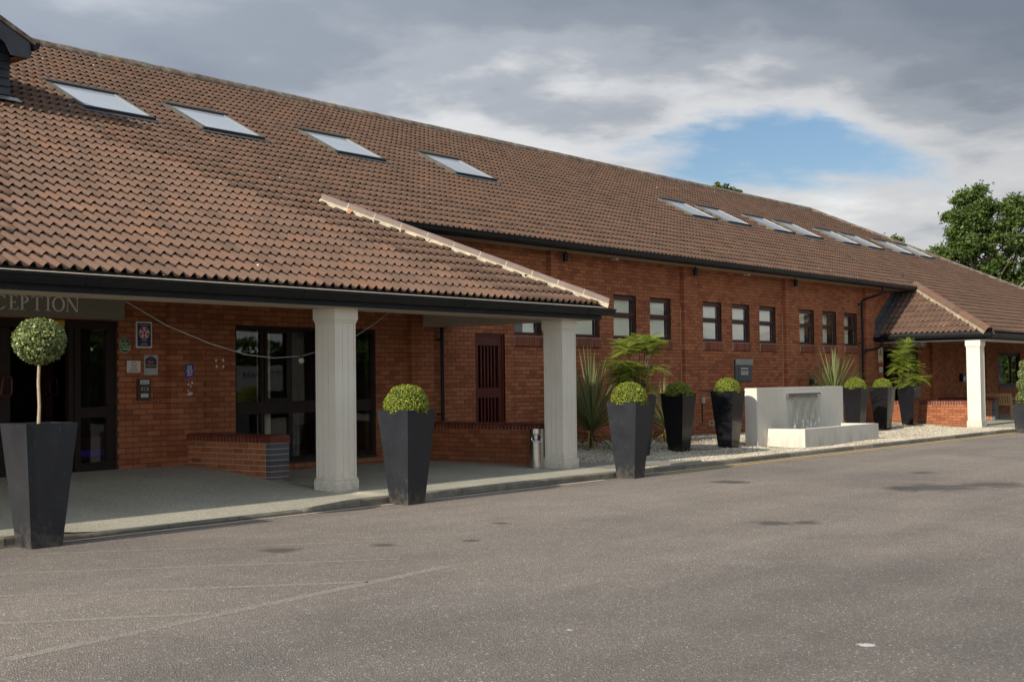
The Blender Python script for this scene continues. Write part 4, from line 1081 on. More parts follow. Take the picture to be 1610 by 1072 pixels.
part('threshold', 'steel_dull', de, lambda m: m.box(x0, x1, YW + 0.0, YW + 0.14, 0.2, 0.345))

# slatted timber door
x0, x1, _, z1 = SDOOR; yf = YW + 0.03
def sdf(m):
    m.box(x0 + .002, x0 + .05, yf, yf + .08, .1, z1 - .002); m.box(x1 - .05, x1 - .002, yf, yf + .08, .1, z1 - .002); m.box(x0 + .05, x1 - .05, yf, yf + .08, z1 - .05, z1 - .002)
    m.box(x0 + .05, x0 + .14, yf + .02, yf + .06, .15, z1 - .05); m.box(x1 - .14, x1 - .05, yf + .02, yf + .06, .15, z1 - .05)
    m.box(x0 + .14, x1 - .14, yf + .02, yf + .06, z1 - .22, z1 - .05); m.box(x0 + .14, x1 - .14, yf + .02, yf + .06, 1.18, 1.36); m.box(x0 + .14, x1 - .14, yf + .02, yf + .06, .15, .35)
sd = part('slatted_door', 'mahogany', H, sdf)
for k in range(1, 6):
    xc = x0 + .14 + (x1 - x0 - .28) * k / 6
    part('slat', 'mahogany', sd, lambda m: m.box(xc - .018, xc + .018, yf + .028, yf + .052, 1.36, z1 - .22)); part('slat', 'mahogany', sd, lambda m: m.box(xc - .018, xc + .018, yf + .028, yf + .052, .35, 1.18))

# far entrance and far window
x0, x1, _, z1 = DOOR2; yf = YW + 0.05
def d2(m):
    m.box(x0 + .002, x0 + .09, yf, yf + .08, .1, z1 - .002); m.box(x1 - .09, x1 - .002, yf, yf + .08, .1, z1 - .002); m.box(x0 + .09, x1 - .09, yf, yf + .08, z1 - .14, z1 - .002)
    m.box(37.36, 37.44, yf, yf + .08, .1, z1 - .14); m.box(38.25, 38.33, yf, yf + .08, .1, z1 - .14); m.box(x0 + .09, 37.36, yf, yf + .08, 1.0, 1.12); m.box(38.33, x1 - .09, yf, yf + .08, 1.0, 1.12)
e2_ = part('porch_doors', 'dark_frame', H, d2)
for a, b in ((38.33, x1 - .09),):
    part('pane', 'glass', e2_, lambda m: m.box(a, b, yf + .03, yf + .036, .12, 1.0)); part('pane', 'glass', e2_, lambda m: m.box(a, b, yf + .03, yf + .036, 1.12, z1 - .14))
x0, x1, z0, z1 = FWIN
def fw(m):
    m.box(x0 + .002, x0 + .12, yf, yf + .07, z0, z1 - .002); m.box(x1 - .12, x1 - .002, yf, yf + .07, z0, z1 - .002); m.box(x0 + .12, x1 - .12, yf, yf + .07, z1 - .13, z1 - .002); m.box(x0 + .12, x1 - .12, yf, yf + .07, z0, z0 + .12)
    m.box(48.15, 48.28, yf, yf + .07, z0 + .12, z1 - .13)
fw_o = part('window', 'dark_frame', H, fw)
part('pane', 'glass', fw_o, lambda m: m.box(x0 + .12, 48.15, yf + .03, yf + .036, z0 + .12, z1 - .13)); part('pane', 'glass', fw_o, lambda m: m.box(48.28, x1 - .12, yf + .03, yf + .036, z0 + .12, z1 - .13))
part('sill', 'brown_frame', fw_o, lambda m: m.box(x0 - .03, x1 + .03, YW - .03, YW + .12, z0 - .09, z0 - .002))
cu = MB()
for a in (47.55, 47.62, 47.69, 47.76, 47.83): cu.tube([(a, YW + .3, z0 + .1), (a, YW + .3, z1 - .2)], .035, 8)
cu.build('curtain', 'sign_blue', fw_o)
# plain rooms behind the glass
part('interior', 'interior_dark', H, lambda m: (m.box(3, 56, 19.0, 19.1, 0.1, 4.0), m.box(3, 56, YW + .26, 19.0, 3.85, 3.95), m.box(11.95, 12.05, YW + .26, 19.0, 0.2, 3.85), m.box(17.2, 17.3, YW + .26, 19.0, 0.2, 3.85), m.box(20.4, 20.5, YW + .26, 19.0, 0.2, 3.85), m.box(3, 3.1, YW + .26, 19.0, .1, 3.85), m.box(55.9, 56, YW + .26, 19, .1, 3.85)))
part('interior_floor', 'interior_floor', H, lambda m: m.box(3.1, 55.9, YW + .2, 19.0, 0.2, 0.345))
# dormer at the left
D = part('dormer', 'slate_board', H, lambda m: m.prism([(7.9, 5.2), (10.36, 5.2), (10.36, 6.5), (9.13, 7.08), (7.9, 6.5)], 'y', 17.72, 21.0))
for k in range(9):
    zz = 5.66 + k * 0.125
    part('board', 'slate_board', D, lambda m: m.prism([(17.68, zz), (17.72, zz), (17.72, zz + .12), (17.705, zz + .12)], 'x', 7.9, 10.385))
def droof(m):
    for sg in (-1, 1):
        xr = 9.13; xe = 9.13 + sg * 1.46; zr, ze = 7.20, 6.51
        a = [(xr, 17.34, zr), (xe, 17.34, ze), (xe, 21.9, ze), (xr, 21.9, zr)]
        b = [(p[0], p[1], p[2] + 0.07) for p in a]
        m.add(a + b, BOXF if sg > 0 else [f[::-1] for f in BOXF])
part('dormer_roof', 'ridge_tile', D, droof)
def barge(m):
    m.prism([(9.13, 7.19), (9.13, 6.90), (9.85, 6.62), (10.12, 6.46), (10.22, 6.30), (10.50, 6.30), (10.50, 6.535)], 'y', 17.36, 17.39)
    m.prism([(9.13, 6.90), (9.13, 7.19), (7.76, 6.535), (7.76, 6.30), (8.04, 6.30), (8.14, 6.46), (8.41, 6.62)], 'y', 17.36, 17.39)
part('bargeboard', 'slate_board', D, barge)
part('eaves_soffit', 'orange_wood', D, lambda m: m.box(10.39, 10.54, 17.40, 21.0, 6.32, 6.34))
part('eaves_fascia', 'slate_board', D, lambda m: m.box(10.52, 10.55, 17.40, 21.0, 6.341, 6.53))
part('gutter', 'black_plastic', D, lambda m: m.prism([(10.56, 6.56), (10.56, 6.46), (10.61, 6.44), (10.66, 6.47), (10.685, 6.56)], 'y', 17.36, 21.0))
part('flashing', 'sign_grey', D, lambda m: m.add([rp(7.9, 17.58, .075), rp(10.5, 17.58, .075), rp(10.5, 17.72, .085), rp(7.9, 17.72, .085)], [(0, 1, 2, 3)]))
# small fittings on the eaves
for x, z in ((20.54, 3.86), (25.50, 3.86), (30.48, 3.86)):
    lp = part('eaves_lamp', 'black_plastic', H, lambda m: (m.lathe((x, 14.98), [(0.0, z - .06), (.055, z - .06), (.055, z + .10), (.03, z + .11)], 14), m.tube([(x, 14.98, z + .10), (x, 14.98, 4.0)], .015, 6)))
for x in (22.4, 28.1): part('eaves_bracket', 'white_paint', H, lambda m: m.box(x, x + .11, 15.05, 15.19, 3.955, 3.998), bevel=.008)
# cables, sockets and the air brick
part('socket_box', 'sign_silver', H, lambda m: m.box(26.0, 26.13, YW - .05, YW - .003, .92, 1.06), bevel=.008)
part('wire', 'black_plastic', H, lambda m: m.tube([(26.05, YW - .02, .92), (26.04, YW - .012, .7), (26.05, YW - .012, .5)], .012, 6))
part('wire', 'black_plastic', H, lambda m: m.tube([(25.8, YW - .012, 1.20), (26.3, YW - .016, 1.205), (27.3, YW - .012, 1.20)], .010, 6))
part('air_brick', 'pale_mortar', H, lambda m: (m.box(26.35, 26.58, YW - .014, YW - .003, .40, .42), m.box(26.35, 26.58, YW - .014, YW - .003, .49, .51), m.box(26.35, 26.37, YW - .014, YW - .003, .42, .49), m.box(26.56, 26.58, YW - .014, YW - .003, .42, .49)))
sk_ = part('outdoor_socket', 'black_plastic', H, lambda m: m.box(31.6, 31.74, YW - .08, YW - .003, 1.29, 1.43), bevel=.01)
part('socket_lid', 'sign_grey', sk_, lambda m: m.box(31.72, 31.80, YW - .10, YW - .081, 1.30, 1.42))
part('wire', 'black_plastic', H, lambda m: m.tube([(31.7, YW - .03, 1.29), (31.72, YW - .015, 1.1), (31.75, YW - .015, .3)], .014, 6))
part('wall_light', 'black_plastic', H, lambda m: m.box(42.70, 42.95, YW - .12, YW - .003, 1.28, 1.55), bevel=.01)
part('wall_light_lens', 'sign_silver', H, lambda m: m.box(42.73, 42.92, YW - .135, YW - .121, 1.29, 1.45))
for x, z in ((12.17, 1.83), (12.30, 1.835), (12.18, 1.745), (12.30, 1.74)):
    part('filler_patch', 'sign_white', H, lambda m: m.add([(x + .022 * math.cos(a) * rb.uniform(.7, 1.1), YW - .004, z + .022 * math.sin(a) * rb.uniform(.7, 1.1)) for a in [k * .785 for k in range(8)]], [tuple(range(8))]))
rp_ = random.Random(41)
for k in range(20):
    x, z, w, h = 11.565 + rp_.random() * .085, 1.335 + rp_.random() ** 1.3 * .19, rp_.uniform(.02, .05), rp_.uniform(.006, .017)
    part('torn_paper', 'sign_white', H, lambda m: m.add([(x + w * (.5 + .5 * math.cos(a) * rp_.uniform(.55, 1.1)), YW - .1075 - k * .0001, z + h * math.sin(a) * rp_.uniform(.4, 1.0)) for a in [q * .6283 for q in range(10)]], [tuple(range(10))]))

# ------------------------------------------------------------------ low brick walls of the porches
def low_wall(x0, ya, yb, floor, label, blue_end=False, top=0.69, grp='low brick walls of the porches'):
    """runs along Y from ya (near) to yb (at the building); face looks to -X"""
    t = 0.33; x1 = x0 + t
    L_ = empty('low_brick_wall', (x0 + t / 2, (ya + yb) / 2, floor)); tag(L_, label, 'wall', grp)
    part('core', 'pointing' if blue_end else 'mortar', L_, lambda m: m.box(x0 + .0035, x1 - .0035, ya + .0035, yb, floor - .08, top - .004))
    rr = random.Random(int(x0 * 10)); c = 0
    z1 = top - .008
    cache = {}
    def put(name, mat, cx, cy, cz, w, d, h):
        k = (name, round(w, 3), round(d, 3), round(h, 3))
        if k not in cache: cache[k] = (lambda mm: (mm.box(-w / 2, w / 2, -d / 2, d / 2, 0, h), mm.mesh(name, mat))[1])(MB())
        o = bpy.data.objects.new(name, cache[k]); o.location = (cx, cy, cz); link(o, L_)
    while z1 > floor - .02:
        z0 = max(z1 - .065, floor - .06); h = z1 - z0; off = 0 if c % 2 else .1125
        ys = ya + (.1125 if blue_end else 0.0)
        y = ys - off
        while y < yb - .02:
            a, b = max(y, ys), min(y + .215, yb)
            if b - a > .03: put('brick', 'brick', x0 + .025 + rr.uniform(-.002, .002), (a + b) / 2, z0, .05, b - a, h)
            y += .225
        if blue_end:
            put('end_brick', 'blue_brick', x0 + t / 2, ya + .051, z0, t, .1025, h)
        else:
            for a, b in ((x0 + .05, x0 + .16), (x0 + .17, x1 - .0)): put('brick', 'brick', (a + b) / 2, ya + .051, z0, b - a, .1025, h)
        z1 -= .075; c += 1
    # bullnose coping, brick on edge
    r = .045; zt = top + .105; e = .012
    sec = [(x0 - e, top), (x1 + e, top), (x1 + e, zt - r)] + [(x1 + e - r + r * math.cos(a), zt - r + r * math.sin(a)) for a in (.4, .8, 1.2)] + [(x1 + e - r, zt), (x0 - e + r, zt)] + [(x0 - e + r - r * math.sin(a), zt - r + r * math.cos(a)) for a in (.4, .8, 1.2)] + [(x0 - e, zt - r)]
    me = None; y = ya - .006; first = True
    while y < yb - .03:
        w = .215 if first else .0655
        if first or me is None:
            mm = MB(); mm.prism([(p[0] - x0, p[1] - top) for p in sec], 'y', 0, w); me_ = mm.mesh('coping_brick', 'coping_brick')
            if not first: me = me_
        o = bpy.data.objects.new('coping_brick', me_ if first else me); o.location = (x0, y, top + rr.uniform(-.0015, .0015)); link(o, L_)
        y += w + .0095; first = False
    part('coping_mortar', 'pointing', L_, lambda m: m.prism([(x0 - e + .004, top - .003), (x1 + e - .004, top - .003), (x1 + e - .004, zt - r), (x1 + e - r, zt - .004), (x0 - e + r, zt - .004), (x0 - e + .004, zt - r)], 'y', ya + .002, yb))
    return L_
low_wall(11.58, 13.34, YW - .103, 0.13, 'low red brick wall with bullnose coping and blue brick end beside the reception ramp', True)
low_wall(16.65, 12.512, YW - .003, 0.10, 'low red brick wall with dark coping behind the steel litter bin', False)
low_wall(35.82, 12.512, YW - .003, 0.10, 'low brick wall with orange coping beside the far white column, facing the gravel', False)
low_wall(40.5, 13.34, YW - .003, 0.12, 'low brick wall with blue brick end in front of the wooden bench', True)

# ------------------------------------------------------------------ planters
def planter(x, y, z, label, mat, h=1.145, top=.255, bot=.152, rot=0.0):
    P = empty('planter', (x, y, z)); tag(P, label, 'planter', 'tapered black planters')
    w = .012; bv = [(-1, -1), (1, -1), (1, 1), (-1, 1)]
    cs, sn = math.cos(rot), math.sin(rot)
    def sq(r, zz): return [(x + (a * cs - b * sn) * r, y + (a * sn + b * cs) * r, zz) for a, b in bv]
    m = MB()
    hh = z + h
    rings = [sq(bot, z), sq(top, hh), sq(top - w, hh), sq(top - w - .01, hh - .06)]
    vs = sum(rings, [])
    fs = []
    for i in range(3):
        for k in range(4): fs.append((i * 4 + k, i * 4 + (k + 1) % 4, (i + 1) * 4 + (k + 1) % 4, (i + 1) * 4 + k))
    fs.append((3, 2, 1, 0))
    m.add(vs, fs)
    o = m.build('shell', mat, P, bevel=.0035)
    part('soil', 'soil', P, lambda m: m.add(sq(top - w - .008, hh - .05), [(0, 1, 2, 3)]))
    part('seam', mat, P, lambda m: m.tube([(x + (-cs + sn) * (bot + .001), y + (-sn - cs) * (bot + .001), z + .01), (x + (-cs + sn) * (top + .001), y + (-sn - cs) * (top + .001), hh - .002)], .0045, 5))
    return P
PL = {
 'p1': (6.757, 11.014, 0, 'satin', 'tall satin black planter on the road holding the lollipop bay tree', -.071),
 'p2': (11.684, 10.96, 0, 'satin', 'tall satin black planter on the road beside the nearer panelled column', 0),
 'p3': (16.561, 10.92, 0, 'satin', 'tall satin black planter on the road at the corner of the gravel', .06),
 'p4': (20.17, 13.12, .08, 'satin', 'satin black planter on gravel holding a ferny shrub between two spiky plants', 0),
 'p5': (21.781, 13.228, .085, 'gloss', 'gloss black planter on gravel whose box ball is in the porch shadow', 0),
 'p6': (23.06, 12.86, .11, 'gloss', 'gloss black planter with a box ball close to the end of the white fountain', 0),
 'p7': (30.55, 13.46, .10, 'gloss', 'gloss black planter with a box ball standing behind the fountain basin', 0),
 'p8': (32.46, 13.564, .085, 'gloss', 'gloss black planter with a box ball between the fountain and the ferny planter', 0),
 'p9': (35.05, 13.88, .095, 'gloss', 'gloss black planter with a bushy ferny shrub in front of the low wall', 0),
 'p10': (34.32, 10.52, 0, 'satin', 'short satin black planter on the road holding the cloud-pruned topiary', 0)}
for k, (x, y, z, mt, lab, rot) in PL.items():
    planter(x, y, z, lab, 'planter_' + mt, rot=rot, h=.72 if k == 'p10' else (1.145 if z == 0 else 1.12), bot=.21 if k == 'p10' else .152)

# ------------------------------------------------------------------ plants
def ball_mesh(rng, c, rx, rz, n, ll, lw, zmin=None, shaggy=0.05):
    d = rnd_dirs(rng, n); r = 1 - np.abs(rng.normal(0, .075, n)) + rng.uniform(0, shaggy, n) + .02 * np.sin(d[:, 0] * 7 + d[:, 2] * 5)
    P = np.stack([d[:, 0] * rx * r, d[:, 1] * rx * r, d[:, 2] * rz * r], 1) + np.array(c)
    if zmin is not None:
        k = P[:, 2] > zmin; P, d = P[k], d[k]
    n = len(P)
    Nn = d + rng.normal(0, .55, (n, 3)); Nn /= np.linalg.norm(Nn, axis=1)[:, None]
    T = np.cross(Nn, rnd_dirs(rng, n)) + d * .45; T /= np.linalg.norm(T, axis=1)[:, None]
    Nn = np.cross(T, np.cross(Nn, T)); Nn /= np.linalg.norm(Nn, axis=1)[:, None] + 1e-9
    return leaf_quads(P, Nn, T, rng.uniform(.7, 1.25, n) * ll, rng.uniform(.7, 1.2, n) * lw, rng.uniform(.01, .99, n))
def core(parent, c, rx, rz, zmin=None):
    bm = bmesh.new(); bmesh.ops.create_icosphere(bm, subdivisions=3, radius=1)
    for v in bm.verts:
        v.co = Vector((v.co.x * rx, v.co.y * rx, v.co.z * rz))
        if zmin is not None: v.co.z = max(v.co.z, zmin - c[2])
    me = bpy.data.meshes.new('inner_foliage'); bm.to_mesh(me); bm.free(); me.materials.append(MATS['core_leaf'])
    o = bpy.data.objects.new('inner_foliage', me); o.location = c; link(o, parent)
def box_ball(key, r, up, label, seed):
    x, y, z, mt, _, _ = PL[key]; h = z + (1.145 if z == 0 else 1.12)
    B = empty('box_ball', (x, y, h - .05)); tag(B, label, 'topiary', 'clipped box balls')
    rg = np.random.default_rng(seed); c = (x, y, h + up)
    V = V3(); V.add(*ball_mesh(rg, c, r, r * .95, 9000, .025, .0155, h - .045, .07)); V.build('foliage', 'box_leaf', B, c)
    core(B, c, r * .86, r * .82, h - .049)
box_ball('p2', .268, .045, 'round clipped box ball in the planter beside the nearer column', 1)
box_ball('p3', .270, .035, 'round clipped box ball in the planter at the gravel corner', 2)
box_ball('p5', .285, -.06, 'low dark box ball in the shaded planter on the gravel', 3)
box_ball('p6', .255, .015, 'round clipped box ball in the planter next to the fountain end', 4)
box_ball('p7', .262, -.01, 'clipped box ball in the planter partly hidden by the fountain', 5)
box_ball('p8', .245, -.01, 'clipped box ball in the planter left of the ferny shrub', 6)
# lollipop bay tree
x, y = PL['p1'][:2]
T1 = empty('bay_tree', (x, y, 1.09)); tag(T1, 'standard bay tree clipped to a ball on a bare pale stem', 'topiary')
part('stem', 'stem_pale', T1, lambda m: m.tube([(x - .006, y, 1.08), (x + .004, y, 1.30), (x - .004, y + .004, 1.52), (x + .002, y, 1.70), (x, y, 1.86)], [.017, .015, .0145, .014, .012], 10))
rg = np.random.default_rng(21); V = V3(); c = (x + .003, y, 1.905)
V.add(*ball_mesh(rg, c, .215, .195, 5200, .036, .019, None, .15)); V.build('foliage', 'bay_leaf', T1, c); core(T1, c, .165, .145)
# cloud-pruned topiary at the right edge
x, y = PL['p10'][:2]
T2 = empty('cloud_topiary', (x, y, .67)); tag(T2, 'cloud-pruned topiary of stacked leafy balls on one stem', 'topiary')
part('stem', 'stem_dark', T2, lambda m: m.tube([(x, y, .66), (x + .02, y, 1.0), (x - .02, y, 1.3), (x, y, 1.62)], .018, 8))
for k, (dx, dy, zz, r) in enumerate(((0, 0, .90, .22), (.03, .02, 1.22, .20), (-.02, -.02, 1.50, .18), (.02, 0, 1.74, .14))):
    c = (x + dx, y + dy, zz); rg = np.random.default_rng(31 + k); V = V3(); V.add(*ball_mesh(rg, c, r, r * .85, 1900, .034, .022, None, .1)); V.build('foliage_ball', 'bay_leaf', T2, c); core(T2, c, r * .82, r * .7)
# ferny shrub (mahonia): canes with whorls of pinnate fronds
def fern_shrub(key, label, seed, tiers, ln):
    x, y, z, *_ = PL[key]; h = z + 1.12
    S = empty('fern_shrub', (x, y, h - .05)); tag(S, label, 'shrub', 'ferny shrubs in black planters')
    rr = random.Random(seed); V = V3(); rg = np.random.default_rng(seed)
    Ps, Ns, Ts, Ls, Ws, As = [], [], [], [], [], []
    rach = MB(); canes = MB()
    for (cx, cy, zt, fr, spread, pitch) in tiers:
        top = Vector((x + cx, y + cy, h + zt))
        b0 = Vector((x + cx * .25, y + cy * .25, h - .05))
        canes.tube([b0, b0.lerp(top, .5) + Vector((rr.uniform(-.03, .03), rr.uniform(-.03, .03), 0)), top], [.014, .011, .008], 6)
        for k in range(fr):
            az = k * 2.399 + rr.uniform(-.3, .3); pt = pitch + rr.uniform(-.35, .35); L_ = ln * rr.uniform(.75, 1.15) * spread
            d = Vector((math.cos(az) * math.cos(pt), math.sin(az) * math.cos(pt), math.sin(pt)))
            p0 = top - Vector((0, 0, rr.uniform(0, .10)))
            pts = []
            nseg = 12; droop = rr.uniform(.08, .38)
            for i in range(nseg + 1):
                t = i / nseg; pts.append(p0 + d * L_ * t - Vector((0, 0, droop * L_ * t * t)))
            rach.tube(pts[::3], [.004, .0035, .003, .0022, .0015][:len(pts[::3])], 4, cap=False)
            tone = rr.uniform(0, .55)
            for i in range(2, nseg + 1):
                tang = (pts[i] - pts[i - 1]).normalized(); side = tang.cross(Vector((0, 0, 1))).normalized(); nrm = side.cross(tang)
                t = i / nseg; ll = L_ * .30 * (math.sin(math.pi * (.12 + .80 * t)) ** .7)
                for sg in (-1, 1):
                    dirv = (side * sg * .86 + tang * .5 - nrm * .08).normalized()
                    Ps.append(pts[i] + dirv * ll * .5); Ts.append(dirv); Ns.append((nrm + side * sg * .15).normalized()); Ls.append(ll); Ws.append(L_ * .030 + .005); As.append(min(.99, tone + rr.uniform(0, .45)))
    A = lambda l: np.array([tuple(q) for q in l])
    vs, fs, a = leaf_quads(A(Ps), A(Ns), A(Ts), np.array(Ls), np.array(Ws), np.array(As), .12)
    V.add(vs, fs, a); V.build('fronds', 'mahonia_leaf', S, (x, y, h)); canes.build('canes', 'stem_dark', S); rach.build('frond_ribs', 'mahonia_leaf', S)
def tier_set(seed, zs, rad, fr, sp, pt):
    q = random.Random(seed); out = []
    for zt in zs:
        for k in range(3):
            an = q.uniform(0, 6.28); r_ = rad * q.uniform(.4, 1.0); out.append((r_ * math.cos(an), r_ * math.sin(an), zt + q.uniform(-.06, .06), fr, sp * q.uniform(.85, 1.1), pt + q.uniform(-.1, .25)))
    return out
fern_shrub('p4', 'tall ferny shrub with gaps between leaf tiers in the planter beside the spiky plant', 5,
    tier_set(2, (1.08, 1.0, .93, .84), .34, 20, 1.05, .15) + tier_set(4, (.62, .52, .42, .34), .36, 20, 1.05, .0) + tier_set(6, (.2,), .25, 8, .9, -.1), .33)
fern_shrub('p9', 'dense bushy ferny shrub in the planter before the low wall', 8,
    [(0, 0, 1.20, 12, .9, .6)] + tier_set(12, (1.10,), .18, 14, .9, .3) + tier_set(14, (.92, .76), .30, 17, 1.05, .15) + tier_set(16, (.60, .44, .28), .36, 18, 1.1, .0) + tier_set(18, (.14,), .32, 13, 1.0, -.1), .36)
# spiky cordylines
def spiky(x, y, z, label, n, L_, trunk, seed, old=14, lean=0.0, wid=.026):
    S = empty('spiky_plant', (x, y, z)); tag(S, label, 'plant', 'spiky strap-leaved plants')
    rr = random.Random(seed); V = V3(); VO = V3()
    part('stem', 'stem_dark', S, lambda m: m.tube([(x, y, z - .03), (x + .01, y, z + trunk * .5), (x, y, z + trunk)], [.05, .045, .04], 8))
    def leaf(V_, az, pt, ll, droop, w, tone, z0):
        d = Vector((math.cos(az) * math.cos(pt), math.sin(az) * math.cos(pt), math.sin(pt))); side = Vector((-math.sin(az), math.cos(az), 0))
        p0 = Vector((x, y, z0)); seg = 6; vs = []
        for i in range(seg + 1):
            t = i / seg; p = p0 + d * ll * t - Vector((0, 0, droop * ll * t ** 2.6)); ww = w * (.55 + 1.2 * t if t < .35 else 1 * (1 - ((t - .35) / .65) ** 1.6) + .03)
            if i == seg: ww = .001
            vs += [p - side * ww, p + Vector((0, 0, -ww * .5)), p + side * ww]
        fs = []
        for i in range(seg):
            for k in (0, 1): fs.append((3 * i + k, 3 * i + k + 1, 3 * i + k + 4, 3 * i + k + 3))
        V_.add(np.array([tuple(q) for q in vs]), np.array(fs), np.full(len(fs), tone))
    for k in range(n):
        u = (k + .5) / n; pt = R(88) - (u ** .8) * R(62) + rr.uniform(-.08, .08)
        leaf(V, k * 2.399 + rr.uniform(-.2, .2), pt, L_ * rr.uniform(.8, 1.1), rr.uniform(.0, .16) + .24 * u * u, wid * rr.uniform(.7, 1.0), rr.uniform(.02, .98), z + trunk - .1 * u)
    for k in range(old):
        leaf(VO, k * 2.399 + rr.uniform(-.3, .3), R(rr.uniform(-10, 28)), L_ * rr.uniform(.5, .75), rr.uniform(.5, .95), wid * .8, rr.uniform(.02, .98), z + trunk - .16)
    V.build('leaves', 'strap_leaf', S, (x, y, z + trunk)); VO.build('old_leaves', 'old_strap_leaf', S, (x, y, z + trunk))
spiky(20.72, 14.55, .15, 'tall spiky cordyline growing in gravel right beside the panelled porch column', 150, 1.62, .42, 3, 34, wid=.017)
spiky(23.35, 14.5, .16, 'spiky cordyline growing in gravel behind two black planters', 110, 1.12, .36, 4, 34, wid=.016)
spiky(31.25, 14.35, .16, 'wide spiky cordyline behind the fountain with arching outer leaves', 130, 1.45, .72, 6, 30, wid=.021)

# ------------------------------------------------------------------ fountain
Fn = empty('fountain', (26, 12.4, .05)); tag(Fn, 'white rendered wall fountain with steel spout over a rectangular basin', 'fountain')
part('back_slab', 'render_white', Fn, lambda m: m.box(23.94, 28.09, 12.68, 12.96, -.02, 1.275), bevel=.008)
def basin(m):
    m.box(24.36, 28.05, 11.83, 12.01, -.02, .435); m.box(24.36, 24.54, 12.0105, 12.679, -.02, .435); m.box(27.87, 28.05, 12.0105, 12.679, -.02, .435); m.box(24.541, 27.869, 12.0105, 12.679, -.02, .12)
part('basin', 'render_white', Fn, basin)
part('pool_water', 'water', Fn, lambda m: m.box(24.542, 27.868, 12.012, 12.678, .121, .33))
sp_o = part('spout', 'stainless', Fn, lambda m: (m.box(25.22, 26.76, 12.60, 12.679, 1.135, 1.147), m.box(25.22, 25.24, 12.60, 12.679, 1.06, 1.135), m.box(26.74, 26.76, 12.60, 12.679, 1.06, 1.135), m.box(25.24, 26.74, 12.63, 12.679, 1.06, 1.10)))
part('spout_slot', 'steel_dull', sp_o, lambda m: m.box(25.24, 26.74, 12.655, 12.6785, 1.10, 1.135))
ws = MB(); nxx, nz = 40, 24
for i in range(nxx + 1):
    for j in range(nz + 1):
        t = j / nz; z = 1.085 - t * .77; wd = 1 - .07 * t; xx = 25.99 + (i / nxx - .5) * 1.50 * wd
        yy = 12.628 - .05 * math.sqrt(t) + .012 * math.sin(i * 1.7 + t * 4) * t + .008 * math.sin(i * .6 + 9 * t)
        ws.v.append((xx, yy, z))
ws.f = [(i * (nz + 1) + j, i * (nz + 1) + j + 1, (i + 1) * (nz + 1) + j + 1, (i + 1) * (nz + 1) + j) for i in range(nxx) for j in range(nz)]; ws.a = [0] * len(ws.f); ws.smooth = True
ws.build('water_sheet', 'water_sheet', Fn)

# ------------------------------------------------------------------ litter bin
bx, by = 16.37, 12.56
Bn = empty('litter_bin', (bx, by, .085)); tag(Bn, 'polished steel cylindrical litter bin with a round side opening against the low wall', 'bin')
r0 = .115; seg = 40; m = MB()
zs_ = [.10 + .62 * i / 24 for i in range(25)]
for z in zs_:
    for k in range(seg): m.v.append((bx + r0 * math.cos(2 * math.pi * k / seg), by + r0 * math.sin(2 * math.pi * k / seg), z))
face = math.radians(222)
for i in range(24):
    for k in range(seg):
        am = 2 * math.pi * (k + .5) / seg; da = (am - face + math.pi) % (2 * math.pi) - math.pi; zm = (zs_[i] + zs_[i + 1]) / 2
        if (da * r0 / .085) ** 2 + ((zm - .575) / .065) ** 2 < 1: continue
        m.f.append((i * seg + k, i * seg + (k + 1) % seg, (i + 1) * seg + (k + 1) % seg, (i + 1) * seg + k)); m.a.append(0)
m.smooth = True; m.build('body', 'stainless', Bn)
part('lid', 'stainless', Bn, lambda m: m.lathe((bx, by), [(.0, .70), (.117, .70), (.117, .722), (.09, .728), (0, .728)], 40))
part('base', 'black_plastic', Bn, lambda m: m.lathe((bx, by), [(.118, .08), (.118, .10), (.0, .101)], 32))
part('liner', 'steel_dull', Bn, lambda m: m.lathe((bx, by), [(.0, .105), (.098, .105), (.098, .55)], 28))
rim = [(bx + (r0 + .002) * math.cos(face + .085 * math.cos(a) / r0), by + (r0 + .002) * math.sin(face + .085 * math.cos(a) / r0), .575 + .068 * math.sin(a)) for a in [2 * math.pi * k / 24 for k in range(25)]]
part('opening_rim', 'stainless', Bn, lambda m: m.tube(rim, .006, 6, cap=False))

# ------------------------------------------------------------------ wooden bench behind the far low wall
Be = empty('garden_bench', (41.25, 13.6, .12)); tag(Be, 'slatted teak garden bench with its back to the low wall', 'bench')
ya, yb_, xb, xf, zb = 12.98, 14.35, 41.02, 41.52, .11
for yy in (ya, yb_ - .06):
    part('leg', 'teak', Be, lambda m: m.prism([(xb, zb), (xb + .06, zb), (xb + .05, zb + .45), (xb - .02, zb + .80), (xb - .075, zb + .80), (xb - .01, zb + .45)], 'y', yy, yy + .06)); part('leg', 'teak', Be, lambda m: m.box(xf - .06, xf, yy, yy + .06, zb, zb + .62))
    part('armrest', 'teak', Be, lambda m: m.box(xb - .02, xf + .03, yy - .008, yy + .068, zb + .621, zb + .66), bevel=.008); part('stretcher', 'teak', Be, lambda m: m.box(xb + .061, xf - .061, yy + .015, yy + .045, zb + .12, zb + .17))
part('back_rail', 'teak', Be, lambda m: m.obox((xb - .042, (ya + yb_) / 2, zb + .775), (.018, 0, 0), (0, (yb_ - ya) / 2 - .061, 0), (-.004, 0, .035))); part('back_rail', 'teak', Be, lambda m: m.box(xb + .005, xb + .04, ya + .061, yb_ - .061, zb + .45, zb + .50))
for k in range(16):
    yy = ya + .10 + k * .0765
    part('back_slat', 'teak', Be, lambda m: m.obox((xb - .012, yy, zb + .62), (.009, 0, 0), (0, .021, 0), (-.028, 0, .118)))
for k in range(5): part('seat_slat', 'teak', Be, lambda m: m.box(xb + .05 + k * .09, xb + .13 + k * .09, ya - .0, yb_ + .0, zb + .421, zb + .445))
